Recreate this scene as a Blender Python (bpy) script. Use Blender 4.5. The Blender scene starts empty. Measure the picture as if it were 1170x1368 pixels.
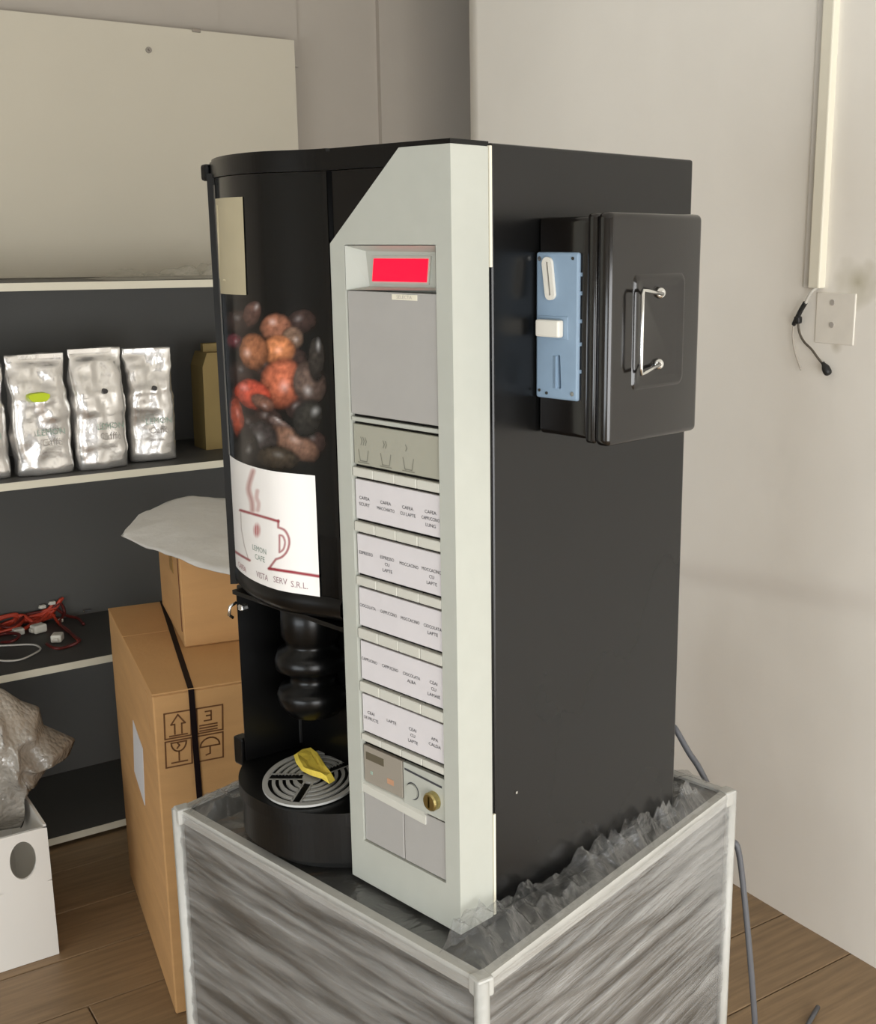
import bpy, bmesh, math, random
from mathutils import Vector, Matrix, noise

random.seed(4)
SC = bpy.context.scene
COL = SC.collection

# ------------------------------------------------------------------ camera
F_PX, CX, CY, HZ = 1584.0, 700.0, 693.0, 325.0        # focal length, principal point, horizon (1170x1368 frame)
EYE = Vector((0, 0, 1.5))
PITCH = math.atan2(CY - HZ, F_PX)
TH = math.radians(54.738)                             # heading of the view, from +X (the shelf direction)
FH = Vector((math.cos(TH), math.sin(TH), 0))
RT = Vector((math.sin(TH), -math.cos(TH), 0))
UPZ = Vector((0, 0, 1))
FW = FH * math.cos(PITCH) - UPZ * math.sin(PITCH)
UPV = UPZ * math.cos(PITCH) + FH * math.sin(PITCH)

cam_d = bpy.data.cameras.new('camera')
cam = bpy.data.objects.new('camera', cam_d)
COL.objects.link(cam)
SC.camera = cam
cam_d.sensor_fit = 'HORIZONTAL'
cam_d.sensor_width = 36.0
cam_d.lens = F_PX * 36.0 / 1170.0
cam_d.shift_x = (585.0 - CX) / 1170.0
cam_d.shift_y = (CY - 684.0) / 1170.0
cam_d.clip_start = 0.02
m3 = Matrix((RT, UPV, -FW)).transposed()
cam.matrix_world = Matrix.Translation(EYE) @ m3.to_4x4()

# ------------------------------------------------------------------ world, window light, exposure
world = bpy.data.worlds.new('sky')
SC.world = world
world.use_nodes = True
bg = world.node_tree.nodes['Background']
bg.inputs[0].default_value = (0.82, 0.90, 1.0, 1)
bg.inputs[1].default_value = 1.2

WIN = dict(x0=-1.1, x1=1.72, z0=0.06, z1=1.75, y=-1.75)    # shop window behind the camera
wl = bpy.data.lights.new('window_front_offscreen', 'AREA')
wl.shape = 'RECTANGLE'
wl.size = WIN['x1'] - WIN['x0'] - 0.1
wl.size_y = WIN['z1'] - WIN['z0'] - 0.1
wl.energy = 90
wl.color = (1.0, 0.99, 0.975)
wlo = bpy.data.objects.new('window_front_offscreen', wl)
wlo.location = ((WIN['x0'] + WIN['x1']) / 2, WIN['y'] - 0.13, (WIN['z0'] + WIN['z1']) / 2)
wlo.rotation_euler = (math.radians(90), 0, 0)
COL.objects.link(wlo)

WIN2 = dict(y0=-1.45, y1=1.15, z0=0.06, z1=1.55)            # unseen left window, inferred from the lit right wall, added as fill
w2 = bpy.data.lights.new('window_left_offscreen', 'AREA')
w2.shape = 'RECTANGLE'
w2.size = WIN2['z1'] - WIN2['z0'] - 0.1
w2.size_y = WIN2['y1'] - WIN2['y0'] - 0.1
w2.energy = 47
w2.color = (0.92, 0.975, 1.0)
w2o = bpy.data.objects.new('window_left_offscreen', w2)
w2o.location = (-2.98, (WIN2['y0'] + WIN2['y1']) / 2, (WIN2['z0'] + WIN2['z1']) / 2)
w2o.rotation_euler = (0, math.radians(-90), 0)
COL.objects.link(w2o)

vs = SC.view_settings
vs.view_transform = 'Standard'
vs.look = 'None'
vs.gamma = 1
vs.use_curve_mapping = False
vs.exposure = 0.24

# ------------------------------------------------------------------ helpers
def ray(x, y):
    return RT * ((x - CX) / F_PX) - UPV * ((y - CY) / F_PX) + FW
def onz(x, y, z):                       # pixel -> point on the horizontal plane z
    d = ray(x, y)
    return EYE + d * ((z - EYE.z) / d.z)
def onpl(x, y, p, n):                   # pixel -> point on a plane
    d = ray(x, y)
    return EYE + d * ((Vector(p) - EYE).dot(n) / d.dot(n))

def proj(P):                            # point -> pixel
    q = P - EYE
    w = q.dot(FW)
    return CX + F_PX * q.dot(RT) / w, CY - F_PX * q.dot(UPV) / w

def lin(c):
    return tuple((v / 12.92 if v <= 0.04045 else ((v + 0.055) / 1.055) ** 2.4) for v in c)
def hexc(h):
    return lin(tuple(int(h[i:i + 2], 16) / 255 for i in (0, 2, 4)))

def mat(name, col, rough=0.5, metal=0.0, spec=0.5, var=0.0, vscale=6.0, bump=0.0, bscale=40.0,
        emit=None, estr=0.0, coat=0.0, stretch=(1, 1, 1), rvar=0.0):
    m = bpy.data.materials.new(name)
    m.use_nodes = True
    nt = m.node_tree
    b = nt.nodes['Principled BSDF']
    c = hexc(col) if isinstance(col, str) else col
    b.inputs['Base Color'].default_value = (*c, 1)
    b.inputs['Roughness'].default_value = rough
    b.inputs['Metallic'].default_value = metal
    b.inputs['Specular IOR Level'].default_value = spec
    b.inputs['Coat Weight'].default_value = coat
    b.inputs['Coat Roughness'].default_value = 0.06
    if emit:
        b.inputs['Emission Color'].default_value = (*hexc(emit), 1)
        b.inputs['Emission Strength'].default_value = estr
    tc = mp = None
    if var or bump or rvar:
        tc = nt.nodes.new('ShaderNodeTexCoord')
        mp = nt.nodes.new('ShaderNodeMapping')
        mp.inputs['Scale'].default_value = stretch
        nt.links.new(tc.outputs['Object'], mp.inputs[0])
    if var or rvar:
        n = nt.nodes.new('ShaderNodeTexNoise')
        n.inputs['Scale'].default_value = vscale
        n.inputs['Detail'].default_value = 5
        nt.links.new(mp.outputs[0], n.inputs['Vector'])
        if var:
            r = nt.nodes.new('ShaderNodeValToRGB')
            r.color_ramp.elements[0].position = 0.3
            r.color_ramp.elements[1].position = 0.7
            r.color_ramp.elements[0].color = (*[max(0, v * (1 - var)) for v in c], 1)
            r.color_ramp.elements[1].color = (*[min(1, v * (1 + var)) for v in c], 1)
            nt.links.new(n.outputs[0], r.inputs[0])
            nt.links.new(r.outputs[0], b.inputs['Base Color'])
        if rvar:
            mr = nt.nodes.new('ShaderNodeMapRange')
            mr.inputs[3].default_value = max(0.02, rough - rvar)
            mr.inputs[4].default_value = rough + rvar
            nt.links.new(n.outputs[0], mr.inputs[0])
            nt.links.new(mr.outputs[0], b.inputs['Roughness'])
    if bump:
        n2 = nt.nodes.new('ShaderNodeTexNoise')
        n2.inputs['Scale'].default_value = bscale
        n2.inputs['Detail'].default_value = 4
        nt.links.new(mp.outputs[0], n2.inputs['Vector'])
        bp = nt.nodes.new('ShaderNodeBump')
        bp.inputs['Strength'].default_value = bump
        bp.inputs['Distance'].default_value = 0.01
        nt.links.new(n2.outputs[0], bp.inputs['Height'])
        nt.links.new(bp.outputs[0], b.inputs['Normal'])
    return m

def print_mat(name, rough=0.4, coat=0.0, spec=0.5):   # flat print: colour attribute drawn by the script
    m = bpy.data.materials.new(name)
    m.use_nodes = True
    nt = m.node_tree
    b = nt.nodes['Principled BSDF']
    a = nt.nodes.new('ShaderNodeAttribute')
    a.attribute_name = 'Col'
    nt.links.new(a.outputs['Color'], b.inputs['Base Color'])
    b.inputs['Roughness'].default_value = rough
    b.inputs['Coat Weight'].default_value = coat
    b.inputs['Coat Roughness'].default_value = 0.08
    b.inputs['Specular IOR Level'].default_value = spec
    return m

def film_mat(name, col, fac, rough=0.18, bscale=30, bump=0.6, stretch=(1, 1, 1)):
    m = mat(name, col, rough=rough, bump=bump, bscale=bscale, stretch=stretch, spec=0.8)
    nt = m.node_tree
    b = nt.nodes['Principled BSDF']
    out = nt.nodes['Material Output']
    t = nt.nodes.new('ShaderNodeBsdfTransparent')
    mx = nt.nodes.new('ShaderNodeMixShader')
    mx.inputs[0].default_value = fac
    nt.links.new(t.outputs[0], mx.inputs[1])
    nt.links.new(b.outputs[0], mx.inputs[2])
    nt.links.new(mx.outputs[0], out.inputs[0])
    return m

def gloss_film(name, bscale, dist, stretch=(1, 1, 1), fac=.30, haze=.10, dst=.8):
    m = bpy.data.materials.new(name)
    m.use_nodes = True
    nt = m.node_tree
    nt.nodes.remove(nt.nodes['Principled BSDF'])
    tc = nt.nodes.new('ShaderNodeTexCoord'); mp = nt.nodes.new('ShaderNodeMapping')
    mp.inputs['Scale'].default_value = stretch
    nt.links.new(tc.outputs['Object'], mp.inputs[0])
    n = nt.nodes.new('ShaderNodeTexNoise'); n.inputs['Scale'].default_value = bscale; n.inputs['Detail'].default_value = 6
    n.inputs['Distortion'].default_value = dst
    nt.links.new(mp.outputs[0], n.inputs['Vector'])
    bp = nt.nodes.new('ShaderNodeBump'); bp.inputs['Strength'].default_value = 1; bp.inputs['Distance'].default_value = dist
    nt.links.new(n.outputs[0], bp.inputs['Height'])
    g = nt.nodes.new('ShaderNodeBsdfGlossy'); g.inputs['Roughness'].default_value = .16
    d = nt.nodes.new('ShaderNodeBsdfDiffuse'); d.inputs['Color'].default_value = (.62, .62, .6, 1)
    t = nt.nodes.new('ShaderNodeBsdfTransparent'); t.inputs['Color'].default_value = (.93, .93, .93, 1)
    nt.links.new(bp.outputs[0], g.inputs['Normal'])
    lw_ = nt.nodes.new('ShaderNodeLayerWeight'); lw_.inputs['Blend'].default_value = fac
    nt.links.new(bp.outputs[0], lw_.inputs['Normal'])
    m1 = nt.nodes.new('ShaderNodeMixShader'); m2 = nt.nodes.new('ShaderNodeMixShader')
    rp = nt.nodes.new('ShaderNodeMapRange'); rp.inputs[1].default_value = .35; rp.inputs[2].default_value = .75
    rp.inputs[3].default_value = haze * .3; rp.inputs[4].default_value = haze * 3
    nt.links.new(n.outputs[0], rp.inputs[0])
    nt.links.new(rp.outputs[0], m1.inputs[0])
    nt.links.new(t.outputs[0], m1.inputs[1]); nt.links.new(d.outputs[0], m1.inputs[2])
    nt.links.new(lw_.outputs['Facing'], m2.inputs[0])
    nt.links.new(m1.outputs[0], m2.inputs[1]); nt.links.new(g.outputs[0], m2.inputs[2])
    nt.links.new(m2.outputs[0], nt.nodes['Material Output'].inputs[0])
    return m

def link(name, me, m=None, parent=None, smooth=False):
    o = bpy.data.objects.new(name, me)
    COL.objects.link(o)
    if m:
        me.materials.append(m)
    if parent:
        o.parent = parent
    if smooth:
        for p in me.polygons:
            p.use_smooth = True
    return o

def pyobj(name, verts, faces, m=None, parent=None, smooth=False):
    me = bpy.data.meshes.new(name)
    me.from_pydata([tuple(v) for v in verts], [], faces)
    me.update()
    bm = bmesh.new()
    bm.from_mesh(me)
    bmesh.ops.recalc_face_normals(bm, faces=bm.faces)
    bm.to_mesh(me)
    bm.free()
    return link(name, me, m, parent, smooth)

def bmobj(name, bm, m=None, parent=None, smooth=False):
    me = bpy.data.meshes.new(name)
    bmesh.ops.recalc_face_normals(bm, faces=bm.faces)
    bm.to_mesh(me)
    bm.free()
    return link(name, me, m, parent, smooth)

def add_box(bm, lo, hi, bev=0.0, seg=2):
    r = bmesh.ops.create_cube(bm, size=1)
    c = [(a + b) / 2 for a, b in zip(lo, hi)]
    s = [abs(b - a) for a, b in zip(lo, hi)]
    for v in r['verts']:
        v.co = Vector((c[0] + v.co.x * s[0], c[1] + v.co.y * s[1], c[2] + v.co.z * s[2]))
    if bev:
        es = set(e for v in r['verts'] for e in v.link_edges)
        bmesh.ops.bevel(bm, geom=list(es), offset=bev, segments=seg, profile=0.5, affect='EDGES')

def box(name, lo, hi, m, parent=None, bev=0.0, seg=2, smooth=False):
    bm = bmesh.new()
    add_box(bm, lo, hi, bev, seg)
    return bmobj(name, bm, m, parent, smooth)

def add_prism(bm, poly, axis, a, b):
    """poly in the two other axes, extruded along axis from a to b"""
    def mk(p, t):
        return {0: (t, p[0], p[1]), 1: (p[0], t, p[1]), 2: (p[0], p[1], t)}[axis]
    A = [bm.verts.new(mk(p, a)) for p in poly]
    B = [bm.verts.new(mk(p, b)) for p in poly]
    n = len(poly)
    bm.faces.new(A)
    bm.faces.new(B[::-1])
    for i in range(n):
        bm.faces.new((A[i], A[(i + 1) % n], B[(i + 1) % n], B[i]))

def prism(name, poly, axis, a, b, m, parent=None, smooth=False):
    bm = bmesh.new()
    add_prism(bm, poly, axis, a, b)
    return bmobj(name, bm, m, parent, smooth)

def add_tube(bm, pts, r, n=8, caps=True):
    pts = [Vector(p) for p in pts]
    rings = []
    t0 = (pts[1] - pts[0]).normalized()
    ref = Vector((0, 0, 1)) if abs(t0.z) < 0.9 else Vector((1, 0, 0))
    u = t0.cross(ref).normalized()
    for i, p in enumerate(pts):
        t = (pts[min(i + 1, len(pts) - 1)] - pts[max(i - 1, 0)]).normalized()
        u = (u - t * u.dot(t)).normalized()
        w = t.cross(u)
        rr = r[i] if isinstance(r, (list, tuple)) else r
        rings.append([bm.verts.new(p + (u * math.cos(2 * math.pi * k / n) + w * math.sin(2 * math.pi * k / n)) * rr)
                      for k in range(n)])
    for a, b in zip(rings, rings[1:]):
        for k in range(n):
            bm.faces.new((a[k], a[(k + 1) % n], b[(k + 1) % n], b[k]))
    if caps:
        bm.faces.new(rings[0][::-1])
        bm.faces.new(rings[-1])

def tube(name, pts, r, m, parent=None, n=8):
    bm = bmesh.new()
    add_tube(bm, pts, r, n)
    return bmobj(name, bm, m, parent, True)

def spline(pts, k=8):
    pts = [Vector(p) for p in pts]
    P = [pts[0]] + pts + [pts[-1]]
    out = []
    for i in range(1, len(P) - 2):
        for j in range(k):
            t = j / k
            a, b, c, d = P[i - 1:i + 3]
            out.append(0.5 * ((2 * b) + (c - a) * t + (2 * a - 5 * b + 4 * c - d) * t * t + (3 * b - a - 3 * c + d) * t ** 3))
    out.append(pts[-1])
    return out

def lathe(name, prof, c, m, parent=None, n=32):
    vs_, fs = [], []
    for (r, z) in prof:
        for k in range(n):
            a = 2 * math.pi * k / n
            vs_.append((c[0] + r * math.cos(a), c[1] + r * math.sin(a), z))
    for i in range(len(prof) - 1):
        for k in range(n):
            fs.append((i * n + k, i * n + (k + 1) % n, (i + 1) * n + (k + 1) % n, (i + 1) * n + k))
    return pyobj(name, vs_, fs, m, parent, True)

def grid(name, nx, ny, pos, m, parent=None, col=None, smooth=True, keep=None):
    vs_ = [pos(i / nx, j / ny) for j in range(ny + 1) for i in range(nx + 1)]
    fs = []
    for j in range(ny):
        for i in range(nx):
            if keep and not keep((i + .5) / nx, (j + .5) / ny):
                continue
            a = j * (nx + 1) + i
            fs.append((a, a + 1, a + nx + 2, a + nx + 1))
    me = bpy.data.meshes.new(name)
    me.from_pydata([tuple(v) for v in vs_], [], fs)
    if col:
        at = me.color_attributes.new('Col', 'FLOAT_COLOR', 'POINT')
        data = []
        for j in range(ny + 1):
            for i in range(nx + 1):
                c = col(i / nx, j / ny)
                data += [c[0], c[1], c[2], 1.0]
        at.data.foreach_set('color', data)
    me.update()
    return link(name, me, m, parent, smooth)

_fc = {}
def text_geo(s, size, align='CENTER'):
    k = (s, size, align)
    if k not in _fc:
        cu = bpy.data.curves.new('lettering', 'FONT')
        cu.body = s
        cu.size = size
        cu.align_x = align
        cu.align_y = 'CENTER'
        cu.resolution_u = 2
        o = bpy.data.objects.new('lettering', cu)
        me = bpy.data.meshes.new_from_object(o)
        _fc[k] = ([v.co.copy() for v in me.vertices], [tuple(p.vertices) for p in me.polygons])
        bpy.data.objects.remove(o)
        bpy.data.curves.remove(cu)
        bpy.data.meshes.remove(me)
    return _fc[k]

def lettering(name, items, place, m, parent):
    """items: (string, size, x, z, xscale); place(x, z) -> point; one printed mesh per word"""
    for s, size, x, z, xs in items:
        v, f = text_geo(s, size)
        me = bpy.data.meshes.new(name)
        me.from_pydata([tuple(place(x + p.x * xs, z + p.y)) for p in v], [], f)
        me.update()
        link(name, me, m, parent)

def strokes(name, lines, w, place, m, parent):
    """printed line drawing: polylines of width w"""
    V, Fc = [], []
    for pl in lines:
        pl = [Vector((p[0], p[1], 0)) for p in pl]
        for a, b in zip(pl, pl[1:]):
            d = (b - a).normalized()
            nrm = Vector((-d.y, d.x, 0)) * (w / 2)
            a2, b2 = a - d * w * 0.4, b + d * w * 0.4
            o = len(V)
            V += [place(q.x, q.y) for q in (a2 - nrm, b2 - nrm, b2 + nrm, a2 + nrm)]
            Fc.append((o, o + 1, o + 2, o + 3))
    me = bpy.data.meshes.new(name)
    me.from_pydata([tuple(v) for v in V], [], Fc)
    me.update()
    return link(name, me, m, parent)

def carve(o, bmc):
    """cut the shape in bmc out of mesh object o"""
    c = bmobj('cutter', bmc, None, o.parent)      # same local space as o
    md = o.modifiers.new('cut', 'BOOLEAN')
    md.operation, md.solver, md.object, md.use_self = 'DIFFERENCE', 'EXACT', c, True
    bpy.context.view_layer.update()
    me = bpy.data.meshes.new_from_object(o.evaluated_get(bpy.context.evaluated_depsgraph_get()))
    o.modifiers.clear()
    old, nm = o.data, o.data.name
    o.data = me
    bpy.data.meshes.remove(old)
    me.name = nm
    cme = c.data
    bpy.data.objects.remove(c)
    bpy.data.meshes.remove(cme)

def tag(o, label, cat, group=None):
    o['label'] = label
    o['category'] = cat
    if group:
        o['group'] = group
    return o
def struct(o, label=None):
    o['kind'] = 'structure'
    if label:
        o['label'] = label
    return o
def empty(name, loc, rz=0.0):
    o = bpy.data.objects.new(name, None)
    COL.objects.link(o)
    o.location = loc
    o.rotation_euler = (0, 0, rz)
    o.empty_display_size = 0.05
    return o
def fbm(x, y, z, s=1.0, o=4):
    return noise.fractal(Vector((x * s, y * s, z * s)), 1.0, 2.0, o)

# ------------------------------------------------------------------ materials
M = dict(
    wall_white=mat('wall_white_paint', 'd6d2ca', 0.7, var=0.05, vscale=2.2, bump=0.12, bscale=14),
    wall_grey=mat('wall_grey_paint', 'ada59a', 0.75, var=0.04, vscale=2.0, bump=0.08, bscale=20),
    ceil=mat('ceiling_paint', 'dcdad4', 0.8),
    plank=mat('laminate', '8b7356', 0.45, var=0.22, vscale=5, stretch=(1.2, 14, 1)),
    subfloor=mat('subfloor', '4a3a2a', 0.8),
    silver=mat('silver_paint', 'acaea5', 0.42, metal=0.0, var=0.02, vscale=30),
    silver_d=mat('grey_plate', 'a09e9a', 0.40, var=0.02, vscale=20),
    silver_l=mat('pale_grey_plastic', 'c3c2b8', 0.4),
    olive=mat('grey_olive_card', '9a998b', 0.5),
    white_card=mat('white_card', 'cdc9ca', 0.55, var=0.02, vscale=30),
    ink=mat('dark_ink', '3a3a3e', 0.7),
    red_ink=mat('red_ink', '9c2f38', 0.6),
    seam=mat('dark_gap', '28261f', 0.7),
    black=mat('black_satin_sheet', '0b0b0b', 0.27, spec=.42, var=0.12, vscale=3, rvar=0.06),
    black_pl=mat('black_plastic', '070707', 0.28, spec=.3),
    black_gl=mat('black_gloss', '060606', 0.14, spec=.3),
    black_box=mat('black_gloss_enamel', '0e0b09', 0.17, coat=0.15, spec=.5, rvar=0.04, vscale=8),
    red_disp=mat('red_display', 'c80028', 0.3, emit='ff0030', estr=0.85),
    grille=mat('grille_grey', 'b0b0ac', 0.4),
    blue=mat('blue_plastic', '7f94a8', 0.45, var=0.05, vscale=30),
    cream=mat('cream_plastic', 'd3cfc4', 0.4),
    chrome=mat('chrome', 'd8d8d6', 0.2, metal=1.0),
    brass=mat('brass', 'b9aa74', 0.3, metal=1.0),
    card=mat('kraft_board', 'c39763', 0.75, var=0.07, vscale=5, bump=0.08, bscale=120, stretch=(1, 1, 6)),
    card_d=mat('kraft_edge', '8a6840', 0.8),
    tape=mat('packing_tape', 'a8803e', 0.3),
    strap=mat('plum_black_strap', '170d0f', 0.6, spec=.15),
    shelf=mat('anthracite_board', '494845', 0.55, var=0.06, vscale=3),
    shelf_back=mat('anthracite_back', '545350', 0.6, var=0.06, vscale=2),
    edge=mat('pale_edge_band', 'dad5c2', 0.5),
    panel_w=mat('white_panel', 'c3bcab', 0.55, var=0.03, vscale=2),
    foil=mat('silver_foil', 'e2dfdb', 0.27, metal=0.75, bump=0.4, bscale=15, var=0.06, vscale=12),
    lime=mat('lime_sticker', 'c8dc1e', 0.5),
    green=mat('green_print', '93a89a', 0.6),
    grey_print=mat('grey_print', 'a8a29c', 0.6),
    dark_dot=mat('valve_dark', '3a3636', 0.6),
    foam=mat('foam_sheet', 'd9d7d2', 0.6, bump=0.3, bscale=30, var=0.04, vscale=8),
    paper=mat('white_paper', 'd9d9dc', 0.6),
    beige=mat('beige_tone', 'b3a98c', 0.5, var=0.04, vscale=20),
    yellow=mat('yellow_wrapper', 'f6da5a', 0.4, var=0.12, vscale=30, bump=0.3, bscale=60),
    red_wire=mat('red_wire', 'b8402a', 0.45),
    dred_wire=mat('dark_red_wire', '5c1d18', 0.45),
    white_wire=mat('white_wire', 'c9c6bd', 0.4),
    conn=mat('white_connector', 'e0dccf', 0.4),
    conduit=mat('white_trunking', 'ebe6d4', 0.4),
    rubber=mat('black_rubber', '1c1c1c', 0.5),
    greycab=mat('grey_cable', '55565a', 0.5),
    olivebag=mat('olive_kraft', '8a7647', 0.7, var=0.08, vscale=9),
    wbox=mat('white_board', 'dedbd4', 0.6, var=0.02, vscale=6),
    wrapbase=mat('grey_wrapped_board', '424240', 0.6, var=0.15, vscale=7),
    wrapband=mat('white_edge_board', 'aeada7', 0.45, var=0.05, vscale=20, bump=0.25, bscale=30),
    film=gloss_film('stretch_film', 16, .014, fac=.14, haze=.03),
    film_s=gloss_film('stretch_film_side', 5, .006, stretch=(1, 1, 13), fac=.16, haze=.16, dst=.15),
    clear=film_mat('clear_bag', 'd5d0c0', 0.35, rough=0.15, bscale=40, bump=0.6),
    bubble=mat('bubble_wrap', '9e988e', 0.2, spec=0.9, var=0.32, vscale=7, bump=0.15, bscale=30),
    poster=print_mat('coffee_cherry_print', 0.16, spec=.3),
    cupprint=print_mat('cup_label_print', 0.35, coat=0.15),
    frame=mat('window_frame', 'c9c9c6', 0.4),
)
def glass_mat():
    m = bpy.data.materials.new('window_glass')
    m.use_nodes = True
    nt = m.node_tree
    nt.nodes.remove(nt.nodes['Principled BSDF'])
    t = nt.nodes.new('ShaderNodeBsdfTransparent')
    g = nt.nodes.new('ShaderNodeBsdfGlossy')
    g.inputs['Roughness'].default_value = 0.02
    mx = nt.nodes.new('ShaderNodeMixShader')
    mx.inputs[0].default_value = 0.06
    nt.links.new(t.outputs[0], mx.inputs[1])
    nt.links.new(g.outputs[0], mx.inputs[2])
    nt.links.new(mx.outputs[0], nt.nodes['Material Output'].inputs[0])
    return m
M['glass'] = glass_mat()
nt = M['bubble'].node_tree
vo = nt.nodes.new('ShaderNodeTexVoronoi'); vo.inputs['Scale'].default_value = 95
tcb = nt.nodes.new('ShaderNodeTexCoord'); nt.links.new(tcb.outputs['Object'], vo.inputs['Vector'])
bp0 = [n_ for n_ in nt.nodes if n_.type == 'BUMP'][0]
bpb = nt.nodes.new('ShaderNodeBump'); bpb.inputs['Strength'].default_value = .85; bpb.inputs['Distance'].default_value = .003; bpb.invert = True
nt.links.new(vo.outputs['Distance'], bpb.inputs['Height']); nt.links.new(bp0.outputs[0], bpb.inputs['Normal'])
nt.links.new(bpb.outputs[0], nt.nodes['Principled BSDF'].inputs['Normal'])

# ------------------------------------------------------------------ room shell
XW, YB, YF, XL, ZC = 1.90, 3.38, -1.8, -2.9, 2.75
floor = struct(box('floor', (XL - 0.1, YF - 0.1, -0.08), (2.6, YB + 0.1, -0.008), M['subfloor']))
# laminate planks
pm = None
pw, plen = 0.192, 1.28
k = 0
for j in range(int((YB - YF) / pw) + 1):
    y0 = YF + j * pw
    sh = (j * 0.47) % plen
    x0 = XL - sh
    while x0 < 2.5:
        if x0 > XL - 0.2 - plen * 0.3 and x0 + plen < 2.62 + plen * 0.3:
            if pm is None:
                o = box('plank', (0, 0, -0.008), (plen - 0.003, pw - 0.003, 0.0), M['plank'], floor, 0.0012, 1)
                pm = o.data
            else:
                o = bpy.data.objects.new('plank', pm)
                COL.objects.link(o)
                o.parent = floor
            o.location = (x0, y0, 0)
        x0 += plen

struct(box('ceiling', (XL - 0.1, YF - 0.1, ZC), (2.6, YB + 0.1, ZC + 0.1), M['ceil']))
bm = bmesh.new()
add_box(bm, (XL - 0.1, YF - 0.1, 0), (XL, WIN2['y0'], ZC))
add_box(bm, (XL - 0.1, WIN2['y1'], 0), (XL, YB + 0.1, ZC))
add_box(bm, (XL - 0.1, WIN2['y0'], 0), (XL, WIN2['y1'], WIN2['z0']))
add_box(bm, (XL - 0.1, WIN2['y0'], WIN2['z1']), (XL, WIN2['y1'], ZC))
struct(bmobj('wall_left', bm, M['wall_white']))
w2n = struct(empty('window_2', (XL - 0.05, (WIN2['y0'] + WIN2['y1']) / 2, WIN2['z0'])), 'large unseen side window')
hw, hh = (WIN2['y1'] - WIN2['y0']) / 2, WIN2['z1'] - WIN2['z0']
bm = bmesh.new()
for (a, b) in (((-.03, -hw, 0), (.03, -hw + .05, hh)), ((-.03, hw - .05, 0), (.03, hw, hh)), ((-.03, -hw, 0), (.03, hw, .05)),
               ((-.03, -hw, hh - .05), (.03, hw, hh)), ((-.03, -.03, 0), (.03, .03, hh))):
    add_box(bm, a, b)
bmobj('window_frame', bm, M['frame'], w2n)
box('pane', (-.094, -hw + .05, .05), (-.090, -.03, hh - .05), M['glass'], w2n)
box('pane', (-.094, .03, .05), (-.090, hw - .05, hh - .05), M['glass'], w2n)
struct(box('wall_back', (XL, YB, 0), (2.6, YB + 0.1, ZC), M['wall_grey']))
struct(box('wall_end', (2.45, 2.0, 0), (2.55, YB, ZC), M['wall_grey']))
# shallow pilaster behind the machine and the one above the shelf
xp0 = onpl(508, 100, (0, 3.36, 0), Vector((0, 1, 0))).x
struct(box('trim_1', (xp0, 3.36, 0), (2.45, YB, ZC), M['wall_grey']), 'grey painted shallow pilaster')
xp1 = onpl(293, 40, (0, 3.37, 0), Vector((0, 1, 0))).x
struct(box('trim_2', (-0.5, 3.37, 0), (xp1, YB, ZC), M['wall_grey']), 'grey wall strip above shelving')

xp2 = onpl(397, 40, (0, 3.372, 0), Vector((0, 1, 0))).x
struct(box('trim_3', (xp1, 3.372, 2.0), (xp2, YB, ZC), M['wall_grey']), 'grey wall strip above the white panel')
# right wall: plaster, with an added ledge shaped to give a soft shadow line
NX = Vector((1, 0, 0))
ra, rb = onpl(915, 752, (XW, 0, 0), NX), onpl(1170, 790, (XW, 0, 0), NX)
def wr(u, v):
    y = YF - 0.05 + u * (2.95 - YF + 0.05)
    z = v * ZC
    zl = ra.z + (rb.z - ra.z) * (y - ra.y) / (rb.y - ra.y)
    t = (zl - z) / 0.06
    s = max(0.0, min(1.0, t))
    s = s * s * (3 - 2 * s)
    fade = max(0.0, min(1.0, (zl - z) / 0.5))
    d = 0.026 * s * (1 - fade) + 0.003 * fbm(0, y, z, 1.3)
    return (XW + d, y, z)
wrm = mat('wall_right_paint', 'f3efe6', 0.7, var=0.035, vscale=2.0, bump=0.15, bscale=10)
def stain(m, p, rad, colr):
    nt = m.node_tree
    b = nt.nodes['Principled BSDF']
    src = b.inputs['Base Color'].links[0].from_socket
    tc = nt.nodes.new('ShaderNodeTexCoord')
    nz = nt.nodes.new('ShaderNodeTexNoise'); nz.inputs['Scale'].default_value = 14
    vm = nt.nodes.new('ShaderNodeVectorMath'); vm.operation = 'DISTANCE'
    vm.inputs[1].default_value = p
    nt.links.new(tc.outputs['Object'], nz.inputs['Vector'])
    nt.links.new(tc.outputs['Object'], vm.inputs[0])
    ma = nt.nodes.new('ShaderNodeMath'); ma.operation = 'MULTIPLY_ADD'
    ma.inputs[1].default_value = rad * 1.6; 
    nt.links.new(nz.outputs[0], ma.inputs[0]); nt.links.new(vm.outputs['Value'], ma.inputs[2])
    mr = nt.nodes.new('ShaderNodeMapRange')
    mr.inputs[1].default_value = rad * 1.9; mr.inputs[2].default_value = rad * .8
    mr.inputs[3].default_value = 0; mr.inputs[4].default_value = .75
    nt.links.new(ma.outputs[0], mr.inputs[0])
    mx = nt.nodes.new('ShaderNodeMix'); mx.data_type = 'RGBA'
    nt.links.new(mr.outputs[0], mx.inputs[0])
    nt.links.new(src, mx.inputs[6])
    mx.inputs[7].default_value = (*hexc(colr), 1)
    nt.links.new(mx.outputs[2], b.inputs['Base Color'])
stain(wrm, onpl(1146, 378, (XW, 0, 0), NX), .05, 'a39b74')
stain(wrm, onpl(1116, 462, (XW, 0, 0), NX), .016, 'c4bca8')
bmw = bmesh.new()
NU, NV = 110, 110
vv = [[bmw.verts.new(wr(i / NU, j / NV)) for i in range(NU + 1)] for j in range(NV + 1)]
for j in range(NV):
    for i in range(NU):
        bmw.faces.new((vv[j][i], vv[j][i + 1], vv[j + 1][i + 1], vv[j + 1][i]))
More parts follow.
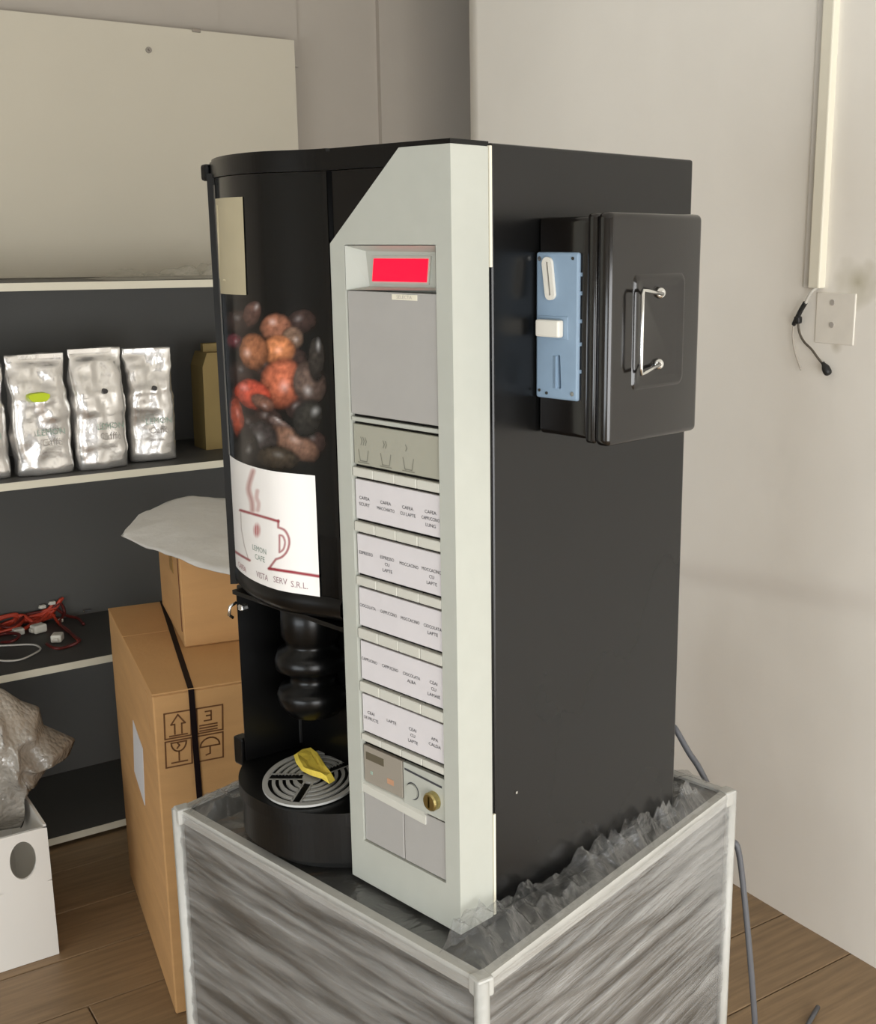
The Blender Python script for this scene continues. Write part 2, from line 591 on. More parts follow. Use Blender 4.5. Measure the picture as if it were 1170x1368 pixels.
add_box(bmw, (XW + 0.034, YF - 0.05, 0), (XW + 0.2, 2.95, ZC))
# close the visible end
for j in range(NV):
    a, b = vv[j][NU], vv[j + 1][NU]
    c = bmw.verts.new((XW + 0.034, 2.95, b.co.z)); d = bmw.verts.new((XW + 0.034, 2.95, a.co.z))
    bmw.faces.new((a, d, c, b))
wall_right = struct(bmobj('wall_right', bmw, wrm, None, True))

# yellowish damp stain and dark marks: thin skim patches of paint on the wall
def wall_pt(x, y, off=0.004):
    p = onpl(x, y, (XW, 0, 0), NX)
    return Vector((p.x - off, p.y, p.z))
# front wall with the shop window
bm = bmesh.new()
yw0, yw1 = YF - 0.1, YF
add_box(bm, (XL, yw0, 0), (WIN['x0'], yw1, ZC))
add_box(bm, (WIN['x1'], yw0, 0), (XW + 0.2, yw1, ZC))
add_box(bm, (WIN['x0'], yw0, 0), (WIN['x1'], yw1, WIN['z0']))
add_box(bm, (WIN['x0'], yw0, WIN['z1']), (WIN['x1'], yw1, ZC))
struct(bmobj('wall_front', bm, M['wall_white']))
w1 = struct(empty('window_1', ((WIN['x0'] + WIN['x1']) / 2, YF - 0.05, WIN['z0'])), 'large shop window')
hw, hh = (WIN['x1'] - WIN['x0']) / 2, WIN['z1'] - WIN['z0']
bm = bmesh.new()
for (a, b) in (((-hw, -.03, 0), (-hw + .05, .03, hh)), ((hw - .05, -.03, 0), (hw, .03, hh)), ((-hw, -.03, 0), (hw, .03, .05)),
               ((-hw, -.03, hh - .05), (hw, .03, hh)), ((-.03, -.03, 0), (.03, .03, hh))):
    add_box(bm, a, b)
bmobj('window_frame', bm, M['frame'], w1)
box('pane', (-hw + .05, -.094, .05), (-.03, -.090, hh - .05), M['glass'], w1)
box('pane', (.03, -.094, .05), (hw - .05, -.090, hh - .05), M['glass'], w1)

# ------------------------------------------------------------------ coffee machine
MA = math.radians(11.577)
MB_ = Vector((math.cos(MA), math.sin(MA), 0))          # machine depth direction
ML_ = Vector((-math.sin(MA), math.cos(MA), 0))         # towards the machine's left
PD = Vector((0.666, 1.072, 0.70))                      # front right bottom corner of the door
def loc(P):
    q = P - PD
    return Vector((-(q.dot(ML_)), q.dot(MB_), q.z))
def fy(x, y, yy=0.0):                                  # pixel -> machine-local point on local plane y = yy
    return loc(onpl(x, y, PD + MB_ * yy, MB_))
def fx(x, y, xx=0.0):
    return loc(onpl(x, y, PD - ML_ * xx, ML_))
cm = tag(empty('coffee_machine', PD, MA - math.pi / 2),
         'tall black coffee vending machine with silver control panel and red display', 'coffee machine')
H = 0.903
# cabinet with the cup niche left open
bm = bmesh.new()
add_box(bm, (-.205, .0585, 0), (0, .424, H), .003, 2)
add_box(bm, (-.462, .0585, .335), (-.19, .424, H - .001), .002, 2)
add_box(bm, (-.462, .095, 0), (-.20, .424, .336), .003, 2)
add_box(bm, (-.465, .018, .0), (-.445, .10, .336), .002, 2)
bmobj('cabinet', bm, M['black'], cm)
box('screw_head', (0, .094, .148), (.0012, .097, .151), M['chrome'], cm)

# silver door panel (frame around a shallow recess)
RX0, RX1, RZ0, RZ1 = -.1775, -.0245, .058, .7985
bm = bmesh.new()
for poly in ([(-.203, 0), (RX0, 0), (RX0, RZ1), (-.203, .7995)],
             [(RX1, 0), (0, 0), (0, H - .004), (RX1, H - .004)],
             [(RX0, 0), (RX1, 0), (RX1, RZ0), (RX0, RZ0)],
             [(-.203, .7995), (RX0, RZ1), (RX1, RZ1), (RX1, H - .004), (-.0795, H - .004)]):
    add_prism(bm, poly, 1, 0.0, .0545)
add_box(bm, (RX0 - .002, .018, RZ0 - .002), (RX1 + .002, .05, RZ1 + .002))
door = bmobj('control_panel', bm, M['silver'], cm)
door['label'] = 'silver painted control panel'
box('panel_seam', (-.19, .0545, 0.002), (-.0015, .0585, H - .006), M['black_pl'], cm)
# thin pale hinge strips at the joint of door and cabinet
for z0, z1 in ((.775, .900), (.002, .135)):
    box('hinge_strip', (-.002, .0552, z0), (.0012, .0588, z1), M['edge'], cm)
# gap backing
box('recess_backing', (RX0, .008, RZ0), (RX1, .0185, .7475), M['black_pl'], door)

# display: recessed bezel with a slanted red screen
def quadgrid(pts):
    return pts
o_ = [(-.1765, .7480), (-.0255, .7515), (-.0255, .7975), (-.1765, .7975)]
i_ = [(-.150, .7525), (-.040, .7535), (-.036, .7905), (-.155, .7915)]
V = [(x, .0005, z) for x, z in o_] + [(x, .013, z) for x, z in i_]
Fq = [(0, 1, 5, 4), (1, 2, 6, 5), (2, 3, 7, 6), (3, 0, 4, 7), (4, 5, 6, 7)]
bez = pyobj('display_bezel', V, Fq, M['silver'], cm)
dq = [(-.1445, .7555), (-.0485, .7565), (-.0445, .7865), (-.1405, .7860)]
pyobj('display_rim', [(x, .0112, z) for x, z in dq] + [(x, .0135, z) for x, z in dq],
      [(0, 1, 2, 3), (0, 1, 5, 4), (1, 2, 6, 5), (2, 3, 7, 6), (3, 0, 4, 7)], M['silver'], bez)
dq = [(-.1410, .7583), (-.0513, .7590), (-.0478, .7838), (-.1372, .7833)]
dr = pyobj('display_screen', [(x, .0095, z) for x, z in dq] + [(x, .0115, z) for x, z in dq],
      [(0, 1, 2, 3), (0, 1, 5, 4), (1, 2, 6, 5), (2, 3, 7, 6), (3, 0, 4, 7)], M['red_disp'], bez)
dr['label'] = 'lit red display screen'
# grey plate with a small pale brand badge
box('blank_plate', (RX0 + .001, .002, .606), (RX1 - .001, .010, .7475), M['silver_d'], cm, .001)
box('badge', (-.098, .0012, .7395), (-.057, .0022, .7455), M['edge'], cm)
lettering('badge_lettering', [('SELECTA', .0052, -.0775, .7425, 1.25)], lambda x, z: (x, .0010, z), M['grey_print'], cm)

# selection rows: printed cards, with a strip of four buttons below each
rows = [(.546, .594), (.480, .528), (.412, .461), (.346, .394), (.277, .326), (.208, .257)]
words = [
    [],
    [['CAFEA', 'SCURT'], ['CAFEA', 'MACCHIATO'], ['CAFEA', 'CU LAPTE'], ['CAFEA', 'CAPPUCCINO', 'LUNG']],
    [['ESPRESSO'], ['ESPRESSO', 'CU', 'LAPTE'], ['MOCCACINO'], ['MOCCACINO', 'CU', 'LAPTE']],
    [['CIOCOLATA'], ['CAPPUCCINO'], ['MOCCACINO'], ['CIOCOLATA', 'LAPTE']],
    [['CAPPUCINO'], ['CAPPUCINO'], ['CIOCOLATA', 'ALBA'], ['CEAI', 'CU', 'LAMAIE']],
    [['CEAI', 'DE FRUCTE'], ['LAPTE'], ['CEAI', 'CU', 'LAPTE'], ['APA', 'CALDA']],
]
for k, (z0, z1) in enumerate(rows):
    xa, xb = RX0 + .002, RX1 - .003
    c_ = box('selection_card', (xa, .0035, z0), (xb, .009, z1), M['olive'] if k == 0 else M['white_card'], cm, .0006, 1)
    pl = lambda x, z: (x, .0031, z)
    if k == 0:      # three cup pictograms
        L = []
        for q, cx_ in enumerate((-.158, -.118, -.079)):
            cz = .556
            L += [[(cx_ - .009, cz + .008), (cx_ - .006, cz - .005), (cx_ + .006, cz - .005), (cx_ + .009, cz + .008)],
                  [(cx_ - .010, cz - .007), (cx_ + .010, cz - .007)]]
            L += [[(cx_ - .004 + j_ * .004, cz + .014 + (q * .001)), (cx_ - .002 + j_ * .004, cz + .019), (cx_ - .004 + j_ * .004, cz + .023)] for j_ in range(1 + (2 - q))]
        strokes('cup_pictograms', L, .0012, pl, mat('pictogram_ink', '7a796d', .7), c_)
    else:
        it = []
        for q, ws in enumerate(words[k]):
            xc = xa + (xb - xa) * (q + .5) / 4 + (-.002 + .0015 * q)
            zc = (z0 + z1) / 2 + (.004 if len(ws) < 3 else .005) - .002
            for r_, w_ in enumerate(ws):
                it.append((w_, .0056, xc, zc - r_ * .0076, min(1.15, .034 / (.0036 * len(w_)) * .9)))
        lettering('card_lettering', it, pl, M['ink'], c_)
    zb1 = z0 - .0036
    zb0 = (rows[k + 1][1] if k < 5 else .192) + .0036
    for q in range(4):
        bx0 = RX0 + .001 + (RX1 - RX0 - .002) * q / 4
        bx1 = RX0 + .001 + (RX1 - RX0 - .002) * (q + 1) / 4 - .0006
        box('selection_button', (bx0, .0006, zb0), (bx1, .009, zb1), M['silver_l'], cm, .001, 1)
box('trim_bar', (RX0 + .001, .002, .5975), (RX1 - .001, .009, .6025), M['silver'], cm, .0006, 1)
# lower fittings: small card, cup key button, lock
lc = box('service_card', (RX0 + .002, .003, .140), (-.103, .009, .189), mat('taupe_card', '8f887c', .5), cm, .0006, 1)
box('service_lettering_bar', (-.171, .0026, .171), (-.137, .0030, .181), mat('brown_ink', '57503f', .6), lc)
box('service_print', (-.163, .0026, .153), (-.159, .0030, .157), M['green'], lc)
box('service_print', (-.131, .0026, .151), (-.119, .0030, .158), mat('orange_ink', 'b58a6c', .6), lc)
kp = box('key_plate', (-.101, .003, .135), (RX1 - .001, .009, .189), M['silver'], cm, .0006, 1)
strokes('key_lettering', [[(-.097, .181), (-.045 + .012, .178)]], .0028, lambda x, z: (x, .0026, z), M['ink'], kp)
bm = bmesh.new()
add_tube(bm, [(-.084, .0035, .156), (-.084, .0005, .156)], .0095, 24)
bmobj('push_button', bm, M['silver'], kp)
bm = bmesh.new()
for (a0, a1) in ((.0098, .0112),):
    n = 28
    A = [bm.verts.new((-.084 + a0 * math.cos(2 * math.pi * i / n), .0026, .156 + a0 * math.sin(2 * math.pi * i / n))) for i in range(n)]
    B = [bm.verts.new((-.084 + a1 * math.cos(2 * math.pi * i / n), .0026, .156 + a1 * math.sin(2 * math.pi * i / n))) for i in range(n)]
    for i in range(n):
        bm.faces.new((A[i], A[(i + 1) % n], B[(i + 1) % n], B[i]))
bmobj('button_ring', bm, M['ink'], kp)
bm = bmesh.new()
add_tube(bm, [(-.046, .004, .157), (-.046, -.004, .157), (-.046, -.006, .157)], [.0115, .0115, .0095], 24)
lk = bmobj('lock', bm, M['brass'], cm)
bm = bmesh.new()
add_box(bm, (-.0475, -.009, .150), (-.0445, .001, .164))
carve(lk, bm)                     # keyhole
# sloping pale lip and two bottom plates
pyobj('lip', [(RX0, .0005, .137), (-.06, .0005, .131), (-.06, .008, .137), (RX0, .008, .141), (RX0, .0005, .126), (-.06, .0005, .121), (-.06, .009, .121), (RX0, .009, .126)],
      [(0, 1, 2, 3), (4, 5, 1, 0), (5, 6, 2, 1), (4, 0, 3, 7), (6, 7, 3, 2), (4, 7, 6, 5)], M['silver_l'], cm)
box('bottom_plate', (RX0 + .001, .0025, RZ0 + .001), (-.102, .010, .1255), M['silver_d'], cm, .0008, 1)
box('bottom_plate', (-.1005, .0025, RZ0 + .001), (RX1 - .001, .010, .1335), M['silver_d'], cm, .0008, 1)

# curved black door with the printed acrylic front
def yd(x):
    if x > -.203:
        return .003
    if x > -.312:
        return -.024 * .5 * (1 + math.cos(math.pi * (x + .312) / .1085))
    return min(.052, -.024 * (1 - ((x + .312) / .115) ** 2))
xs = [-.468 + (.468 - .2035) * i / 40 for i in range(41)]
bm = bmesh.new()
add_prism(bm, [(x, yd(x)) for x in xs] + [(-.2035, .057), (-.468, .057)], 2, .372, .880)
add_prism(bm, [(-.2035, .8), (-.2035, .88), (-.105, .88)], 1, .003, .05)
bmobj('curved_door', bm, M['black_gl'], cm)
# top band and rounded lower lip of the door
bm = bmesh.new()
add_prism(bm, [(x, yd(x) - .004) for x in xs] + [(-.08, .0025), (-.08, .057), (-.468, .057)], 2, .8805, .9005)
add_prism(bm, [(x, yd(x) - .001) for x in xs] + [(-.2, .0028), (-.003, .0028), (-.003, .058), (-.467, .058)], 2, .8995, .9045)
bmobj('top_band', bm, M['black_pl'], cm)
bm = bmesh.new()
zl = [(.0, .3715), (-.004, .365), (-.004, .352), (.004, .342), (.02, .337)]
prev = None
for (dy, z) in zl:
    cur = [bm.verts.new((x, yd(x) + dy, z)) for x in xs]
    if prev:
        for i in range(len(xs) - 1):
            bm.faces.new((prev[i], prev[i + 1], cur[i + 1], cur[i]))
    prev = cur
b2 = [bm.verts.new((x, .057, .337)) for x in xs]
for i in range(len(xs) - 1):
    bm.faces.new((prev[i], prev[i + 1], b2[i + 1], b2[i]))
bmobj('door_lip', bm, M['black_pl'], cm, True)
# left edge post with its little top knob and pale inner trim
bm = bmesh.new()
add_prism(bm, [(-.472, .026), (-.462, .010), (-.446, -.003), (-.440, .004), (-.440, .03), (-.472, .05)], 2, .345, .886)
add_box(bm, (-.476, .006, .878), (-.462, .03, .899), .004, 2)
bmobj('edge_post', bm, M['black_pl'], cm)
bm = bmesh.new()
add_prism(bm, [(-.4405, yd(-.4405) - .004), (-.437, yd(-.437) - .0025), (-.437, .01), (-.4405, .012)], 2, .525, .872)
bmobj('inner_trim', bm, M['chrome'], cm)

# printed picture: coffee cherries and roasted beans on black
blobs = []   # px, py, half width, half height, tilt, colour, highlight x, y
def bl(px, py, rx, ry, tilt, c, hx=-.3, hy=-.35, g=.8):
    rx, ry = rx * 1.13, ry * 1.13
    blobs.append((px, py, rx, ry, math.radians(tilt), lin(tuple(v / 255 for v in c)), hx, hy, g))
for (px_, py_, a_) in ((322, 500, 40), (358, 560, 10), (402, 545, -20), (418, 590, 30), (330, 570, 60), (392, 480, 0), (356, 492, 20), (320, 430, 10), (404, 430, -10), (360, 606, 0)):
    bl(px_, py_, 18, 15, a_, (58, 44, 40), -.2, -.3, .35)
bl(337, 420, 11, 17, 20, (96, 70, 62), .2, -.6, .9)
bl(370, 438, 19, 17, 0, (150, 100, 78), -.2, -.4, .8)
bl(392, 452, 13, 14, 0, (120, 96, 80), .3, .1, .6)
bl(373, 468, 20, 18, 0, (205, 132, 88), .0, .0, .5)
bl(340, 470, 18, 22, -10, (168, 108, 74), -.45, .0, 1.0)
bl(378, 512, 25, 30, 10, (186, 104, 76), .1, .1, .7)
bl(414, 512, 20, 26, -15, (92, 76, 68), -.2, .3, .8)
bl(338, 527, 23, 17, 25, (205, 84, 62), -.5, -.2, .6)
bl(352, 538, 16, 9, 30, (120, 84, 70), .2, .2, .6)
bl(314, 455, 9, 9, 0, (110, 52, 60), .2, .1, .6)
bl(318, 558, 8, 26, -8, (176, 84, 62), .1, -.2, .6)
bl(380, 572, 24, 7, 38, (110, 92, 86), -.5, -.5, .9)
bl(392, 592, 34, 16, 30, (122, 92, 76), .0, -.3, .4)
bl(345, 590, 24, 26, 20, (66, 60, 58), .0, -.2, .5)
bl(412, 560, 18, 24, 20, (46, 44, 40), .3, -.5, .7)
bl(330, 600, 14, 22, 10, (58, 54, 50), .2, 0, .4)
bl(372, 612, 26, 14, 10, (64, 56, 46), .0, -.3, .3)
bl(424, 480, 10, 28, 0, (52, 48, 44), .2, -.6, .9)
# picture axes: x, z local -> pixel of the photograph's layout (affine fit on the door plane)
def onc(px, py):                       # pixel -> point on the curved door front
    y = 0.0
    for _ in range(30):
        p = fy(px, py, y)
        y = .5 * y + .5 * yd(p.x)
    return p
PX0, PX1, PZ0, PZ1 = -.4365, -.2037, .45, .8795
def to_px(x, z):
    y = yd(x)
    return proj(PD - ML_ * x + MB_ * y + UPZ * z)
def poster_col(u, v):
    x = PX0 + (PX1 - PX0) * u
    z = PZ0 + (PZ1 - PZ0) * v
    px, py = to_px(x, z)
    c = [0.004, 0.0042, 0.004]
    n1 = fbm(px * .03, py * .03, 3, 1)
    for (bx, by, rx, ry, t, bc, hx, hy, g) in blobs:
        dx, dy = px - bx, py - by
        a = (dx * math.cos(t) + dy * math.sin(t)) / rx
        b = (-dx * math.sin(t) + dy * math.cos(t)) / ry
        a += 0.10 * n1
        d = math.hypot(a, b)
        if d < 1.12:
            e = max(0.0, min(1.0, (1.12 - d) / .24))
            sh = max(0.0, 1 - d * d * .9) ** .7
            sh = .05 + 1.0 * sh * max(.25, min(1.1, .85 - .35 * (a * .5 + b)))
            h = max(0.0, 1 - math.hypot(a - hx, b - hy) / .42) ** 2 * g
            tex = 1 + .5 * fbm(px * .14, py * .14, 7, 1)
            k2 = [min(1, q * sh * tex + h * .55 * (.6 + .4 * q)) for q in bc]
            c = [c[i] * (1 - e) + k2[i] * e for i in range(3)]
    return c
grid('coffee_picture', 130, 200, lambda u, v: (PX0 + (PX1 - PX0) * u, yd(PX0 + (PX1 - PX0) * u) - .0012, PZ0 + (PZ1 - PZ0) * v),
     M['poster'], cm, poster_col)
# flat beige patch on the door front, near its left edge
bpq = [onc(292, 391), onc(331, 394), onc(326, 263), onc(288, 266)]
def patchpos(u, v):
    p = bpq[0].lerp(bpq[1], u).lerp(bpq[3].lerp(bpq[2], u), v)
    return (p.x, yd(p.x) - .0022, p.z)
bc = grid('beige_patch', 10, 8, patchpos, M['beige'], cm)
bc['label'] = 'beige patch on the door front'
bq = lambda u, v: patchpos(u, v)[0::2]
for ca_, cb_ in ((bq(.28, .16), bq(.22, .93)), (bq(.05, .13), bq(.5, .15))):     # raised ridges on the patch
    tube('patch_ridge', [(x_, yd(x_) - .0022, z_) for x_, z_ in (ca_, cb_)], .0011, M['beige'], bc, 8)

# white cup label
LX0, LX1, LZ0, LZ1 = -.4395, onc(426, 716).x, onc(430, 797).z, onc(422, 635).z
wr_, wp = hexc('8f2733'), hexc('e9e6e2')
def seg(p, a, b):
    ax, ay, bx, by = *a, *b
    dx, dy = bx - ax, by - ay
    t = max(0, min(1, ((p[0] - ax) * dx + (p[1] - ay) * dy) / (dx * dx + dy * dy + 1e-12)))
    return math.hypot(p[0] - ax - t * dx, p[1] - ay - t * dy)
def sstep(d, w, s=.006):
    return max(0.0, min(1.0, (w + s - d) / (2 * s)))
def cz(L):
    return [(280 + a * .1608, 600 + b * .1608) for a, b in L]
rimL = cz([(265, 505), (585, 598)])
cupL = cz([(270, 525), (275, 660), (300, 800), (335, 915)])
sauL = cz([(150, 795), (200, 832), (270, 880), (345, 922)])
basR = cz([(505, 990), (910, 1052), (990, 1062)])
def smooth2(L):
    return [(p.x, p.y) for p in spline([(a, b, 0) for a, b in L], 5)]
hanO = cz([(582, 590), (582, 648)]) + smooth2(cz([(582, 648), (635, 672), (668, 730), (672, 790), (652, 850), (612, 893), (562, 912)])) + cz([(562, 912), (508, 985)])
hanI = smooth2(cz([(592, 712), (620, 722), (638, 770), (625, 828), (592, 855)])) + cz([(592, 855), (592, 712)])
stA = smooth2(cz([(372, 182), (340, 290), (338, 350), (362, 430), (368, 505)]))
stB = smooth2(cz([(408, 345), (402, 400), (418, 450), (412, 505)]))
def label_col(u, v):
    x, z = LX0 + (LX1 - LX0) * u, LZ0 + (LZ1 - LZ0) * v
    p = to_px(x, z)
    c = list(wp)
    def over(col, a):
        if a > 0:
            for i in range(3):
                c[i] = c[i] * (1 - a) + col[i] * a
    def line(L, w, col, al, sf=.7):
        d = min(seg(p, a, b) for a, b in zip(L, L[1:]))
        over(col, al * sstep(d, w, sf))
    line(rimL, 1.7, wr_, .95)
    line(cupL, .5, hexc('8d7d78'), .8, .5)
    line(hanO, 1.5, wr_, .85)
    line(hanI, 1.3, wr_, .8)
    line(basR, 2.0, wr_, 1)
    line(sauL, 1.5, wr_, .9)
    line(stA, 3.6, hexc('b98f8a'), .75, 1.6)
    line(stA, 1.0, hexc('8a5550'), .5, .8)
    line(stB, 2.6, hexc('b98f8a'), .7, 1.4)
    d = math.hypot((p[0] - 345.1) / 4.6, (p[1] - 708) / 9)
    over(hexc('a3262c'), .95 * max(0.0, min(1.0, (1.3 - d) / .7)) * (.75 + .25 * math.sin(p[0] * 2.2)))
    return c
cl_ = grid('cup_label', 170, 140, lambda u, v: (LX0 + (LX1 - LX0) * u, yd(LX0 + (LX1 - LX0) * u) - .0022, LZ0 + (LZ1 - LZ0) * v),
           M['cupprint'], cm, label_col)
cl_['label'] = 'white label with red outlined coffee cup'
lab = lambda x, z: (x, yd(x) - .0026, z)
def word(nm, t, px, py, size, m, xs=1.0):
    q = onc(px, py)
    lettering(nm, [(t, size, q.x, q.z, xs)], lab, m, cl_)
sage, rose = mat('sage_ink', '8f9d94', .6), mat('rose_grey_ink', '9b8084', .6)
word('cup_lettering', 'LEMON', 348, 734, .0105, sage, 1.05)
word('cup_lettering', 'CAFE', 349, 745.5, .0105, sage, 1.05)
word('company_lettering', 'CAFEA', 325, 757, .0105, mat('rose_ink', 'b0858a', .6), 1.1)
word('company_lettering', 'VISTA', 352, 769.5, .0115, rose, 1.0)
word('company_lettering', 'SERV', 376, 775.5, .0115, rose, 1.0)
word('company_lettering', 'S.R.L.', 402, 781.5, .0115, rose, 1.0)

# cup niche with dispensing spout
bm = bmesh.new()
add_box(bm, (-.445, .088, .08), (-.203, .096, .34))
add_box(bm, (-.2045, .02, .06), (-.2032, .09, .34))
add_box(bm, (-.447, .0, .330), (-.203, .09, .336))
bmobj('cup_niche', bm, M['black_pl'], cm)
prism('niche_side', [(-.444, .004), (-.437, .0), (-.424, .088), (-.444, .09)], 2, .085, .332, M['black_pl'], cm)
bm = bmesh.new()
add_box(bm, (-.4255, .084, .09), (-.4225, .0875, .33))
bmobj('niche_rib', bm, mat('charcoal_plastic', '2a2a2a', .4), cm)
lathe('cup_dispenser', [(.0, .331), (.040, .331), (.041, .30), (.041, .278), (.036, .270), (.034, .262), (.047, .256), (.051, .244), (.050, .232),
                        (.032, .226), (.031, .208), (.046, .204), (.050, .194), (.047, .180), (.036, .165), (.0, .160)], (-.358, .064), M['black_pl'], cm)
tube('key_hook', [(-.432, -.004, .322), (-.433, -.014, .318), (-.435, -.015, .306), (-.437, -.008, .300)], .0022, M['chrome'], cm)
box('spout_tip', (-.412, -.016, .318), (-.402, -.004, .326), M['chrome'], cm, .002)

# drip tray base with oval grille
def yb(x, k=1.0):
    t = (x + .325) / .121
    return -.052 * k * (1 - abs(t) ** 2.6) + .012 * abs(t) ** 2
xb = [-.446 + (.446 - .2045) * i / 36 for i in range(37)]
bm = bmesh.new()
add_prism(bm, [(x, yb(x)) for x in xb] + [(-.2045, .094), (-.446, .094)], 2, .012, .072)
add_prism(bm, [(x, yb(x) - .005) for x in xb] + [(-.2045, .093), (-.446, .093)], 2, .066, .084)
add_prism(bm, [(x, yb(x) + .014) for x in xb] + [(-.2045, .094), (-.446, .094)], 2, .0, .014)
bmobj('drip_base', bm, mat('drip_black', '0a0a09', .4, spec=.3), cm)
box('tray_tab', (-.474, .004, .070), (-.452, .022, .112), M['black_pl'], cm, .003)
GC = loc(onz(417, 1038, PD.z + .088))
gR = Vector((-(RT.dot(ML_)), RT.dot(MB_), 0)) * .066
gF = Vector((-(FH.dot(ML_)), FH.dot(MB_), 0)) * .086
def gp(r, a, z):
    p = GC + gR * (r * math.cos(a)) + gF * (r * math.sin(a))
    return (p.x, p.y, z)
V = [gp(1.0, 2 * math.pi * i / 48, .0845) for i in range(48)]
pyobj('drip_well', V, [tuple(range(48))], bpy.data.materials['drip_black'], cm)
bm = bmesh.new()
slots = [math.radians(a) for a in (38, 180, 262)]
hw_ = .075
def arc_strip(r0, r1, a0, a1, n):
    T = [[bm.verts.new(gp(r, a0 + (a1 - a0) * i / n, z)) for i in range(n + 1)] for r, z in ((r0, .0855), (r0, .0885), (r1, .0885), (r1, .0855))]
    for A, B in zip(T, T[1:]):
        for i in range(n):
            bm.faces.new((A[i], A[i + 1], B[i + 1], B[i]))
arc_strip(.89, 1.0, 0, 2 * math.pi, 64)
for q in range(3):
    a0, a1 = slots[q], slots[(q + 1) % 3]
    if a1 < a0:
        a1 += 2 * math.pi
    for r0, r1 in ((.74, .81), (.60, .67), (.46, .53), (.31, .39)):
        g0 = (hw_ + .02) / ((r0 + r1) / 2)
        arc_strip(r0, r1, a0 + g0, a1 - g0, 22)
    for s_, a in ((1, a0), (-1, a1)):        # radial bars at the slot edges
        ux, uy = math.cos(a), math.sin(a)
        def lin_p(r, t, z):
            p = GC + gR * (r * ux - t * uy) + gF * (r * uy + t * ux)
            return (p.x, p.y, z)
        w0, w1 = s_ * (hw_ - .005), s_ * (hw_ + .040)
        vv_ = [bm.verts.new(lin_p(r, t, .0885)) for r, t in ((.18, w0), (.90, w0), (.90, w1), (.18, w1))]
        bm.faces.new(vv_)
arc_strip(.02, .20, 0, 2 * math.pi, 24)
gr = bmobj('drip_grille', bm, M['grille'], cm)
gr['label'] = 'grey round slotted drip grille'

# ------------------------------------------------------------------ yellow wrapper lying on the grille
def wz(x, y):
    return onz(x, y, PD.z + .094)
outl = [(393, 1010), (403, 1003), (414, 1001), (424, 1008), (432, 1020), (438, 1031), (447, 1043), (440, 1047), (430, 1041), (416, 1038), (404, 1031), (396, 1020)]
cW = sum((wz(*p) for p in outl), Vector()) / len(outl)
bm = bmesh.new()
rings = []
for k, s in enumerate((1.0, .82, .6, .35)):
    rg = []
    for i, p in enumerate(outl):
        q = cW + (wz(*p) - cW) * s
        q.z += (0, .004, .003, .001)[k] + .003 * (fbm(q.x * 40, q.y * 40, k, 1) + .4)
        rg.append(bm.verts.new(q))
    rings.append(rg)
n = len(outl)
for a, b in zip(rings, rings[1:]):
    for i in range(n):
        bm.faces.new((a[i], a[(i + 1) % n], b[(i + 1) % n], b[i]))
bm.faces.new(rings[-1])
wo = bmobj('wrapper', bm, M['yellow'])
so = wo.modifiers.new('thickness', 'SOLIDIFY')
so.thickness = .0012
so.offset = 1
tag(wo, 'crumpled yellow wrapper lying on the round drip grille', 'wrapper')

# ------------------------------------------------------------------ coin box bolted to the machine's side
def mloc(p):
    return PD - ML_ * p[0] + MB_ * p[1] + UPZ * p[2]
cb = tag(empty('coin_box', PD - ML_ * 0.0005, MA - math.pi / 2), 'glossy black coin box with blue coin slot plate on the machine side', 'coin box')
BZ0, BZ1 = .583, .832
box('body', (0, .132, BZ0 + .004), (.077, .288, BZ1 - .004), M['black_box'], cb, .006, 3, True)
bm = bmesh.new()
add_box(bm, (.0745, .1275, BZ0 + .001), (.089, .292, BZ1 - .001), .004, 3)
bmobj('rim', bm, M['black_box'], cb, True)
# lid with a pressed rectangular dish around the handle
bm = bmesh.new()
add_box(bm, (.0895, .125, BZ0), (.1095, .293, BZ1), .007, 4)
lid = bmobj('lid', bm, M['black_box'], cb, True)
d0, d1, e0, e1 = .168, .256, .645, .764
V, Fq = [], []
def ringq(x, g, r=.006):
    ys, ye, zs, ze = d0 + g, d1 - g, e0 + g, e1 - g
    out = []
    for cx_, cz_, s in ((ys + r, zs + r, 180), (ye - r, zs + r, 270), (ye - r, ze - r, 0), (ys + r, ze - r, 90)):
        for t in range(5):
            a = math.radians(s + 22.5 * t)
            out.append((x, cx_ + r * math.cos(a), cz_ + r * math.sin(a)))
    return out
R_ = [ringq(.1090, -.004, .008), ringq(.1125, .0, .007), ringq(.1125, .003, .006), ringq(.1100, .009, .005)]
for rg in R_:
    V += rg
for k in range(3):
    for i in range(20):
        Fq.append((k * 20 + i, k * 20 + (i + 1) % 20, (k + 1) * 20 + (i + 1) % 20, (k + 1) * 20 + i))
Fq.append(tuple(range(60, 80)))
pyobj('pressed_dish', V, Fq, M['black_box'], lid, True)
hy = .176
hb = fx(857, 440, .124).y
hy = fx(880, 440, .112).y - .022
tube('handle', [(.109, hy + .022, .7445), (.117, hy + .020, .7455), (.122, hb + .012, .7500), (.123, hb + .002, .7505), (.124, hb, .746), (.124, hb, .667), (.123, hb + .002, .661),
                (.122, hb + .010, .662), (.117, hy + .018, .668), (.109, hy + .020, .671)], .0021, M['chrome'], lid, 10)
for z in (.7465, .668):
    bm = bmesh.new()
    add_tube(bm, [(.110, hy + .022, z), (.1145, hy + .021, z), (.116, hy + .020, z)], [.0065, .006, .004], 14)
    bmobj('handle_boss', bm, M['chrome'], lid, True)
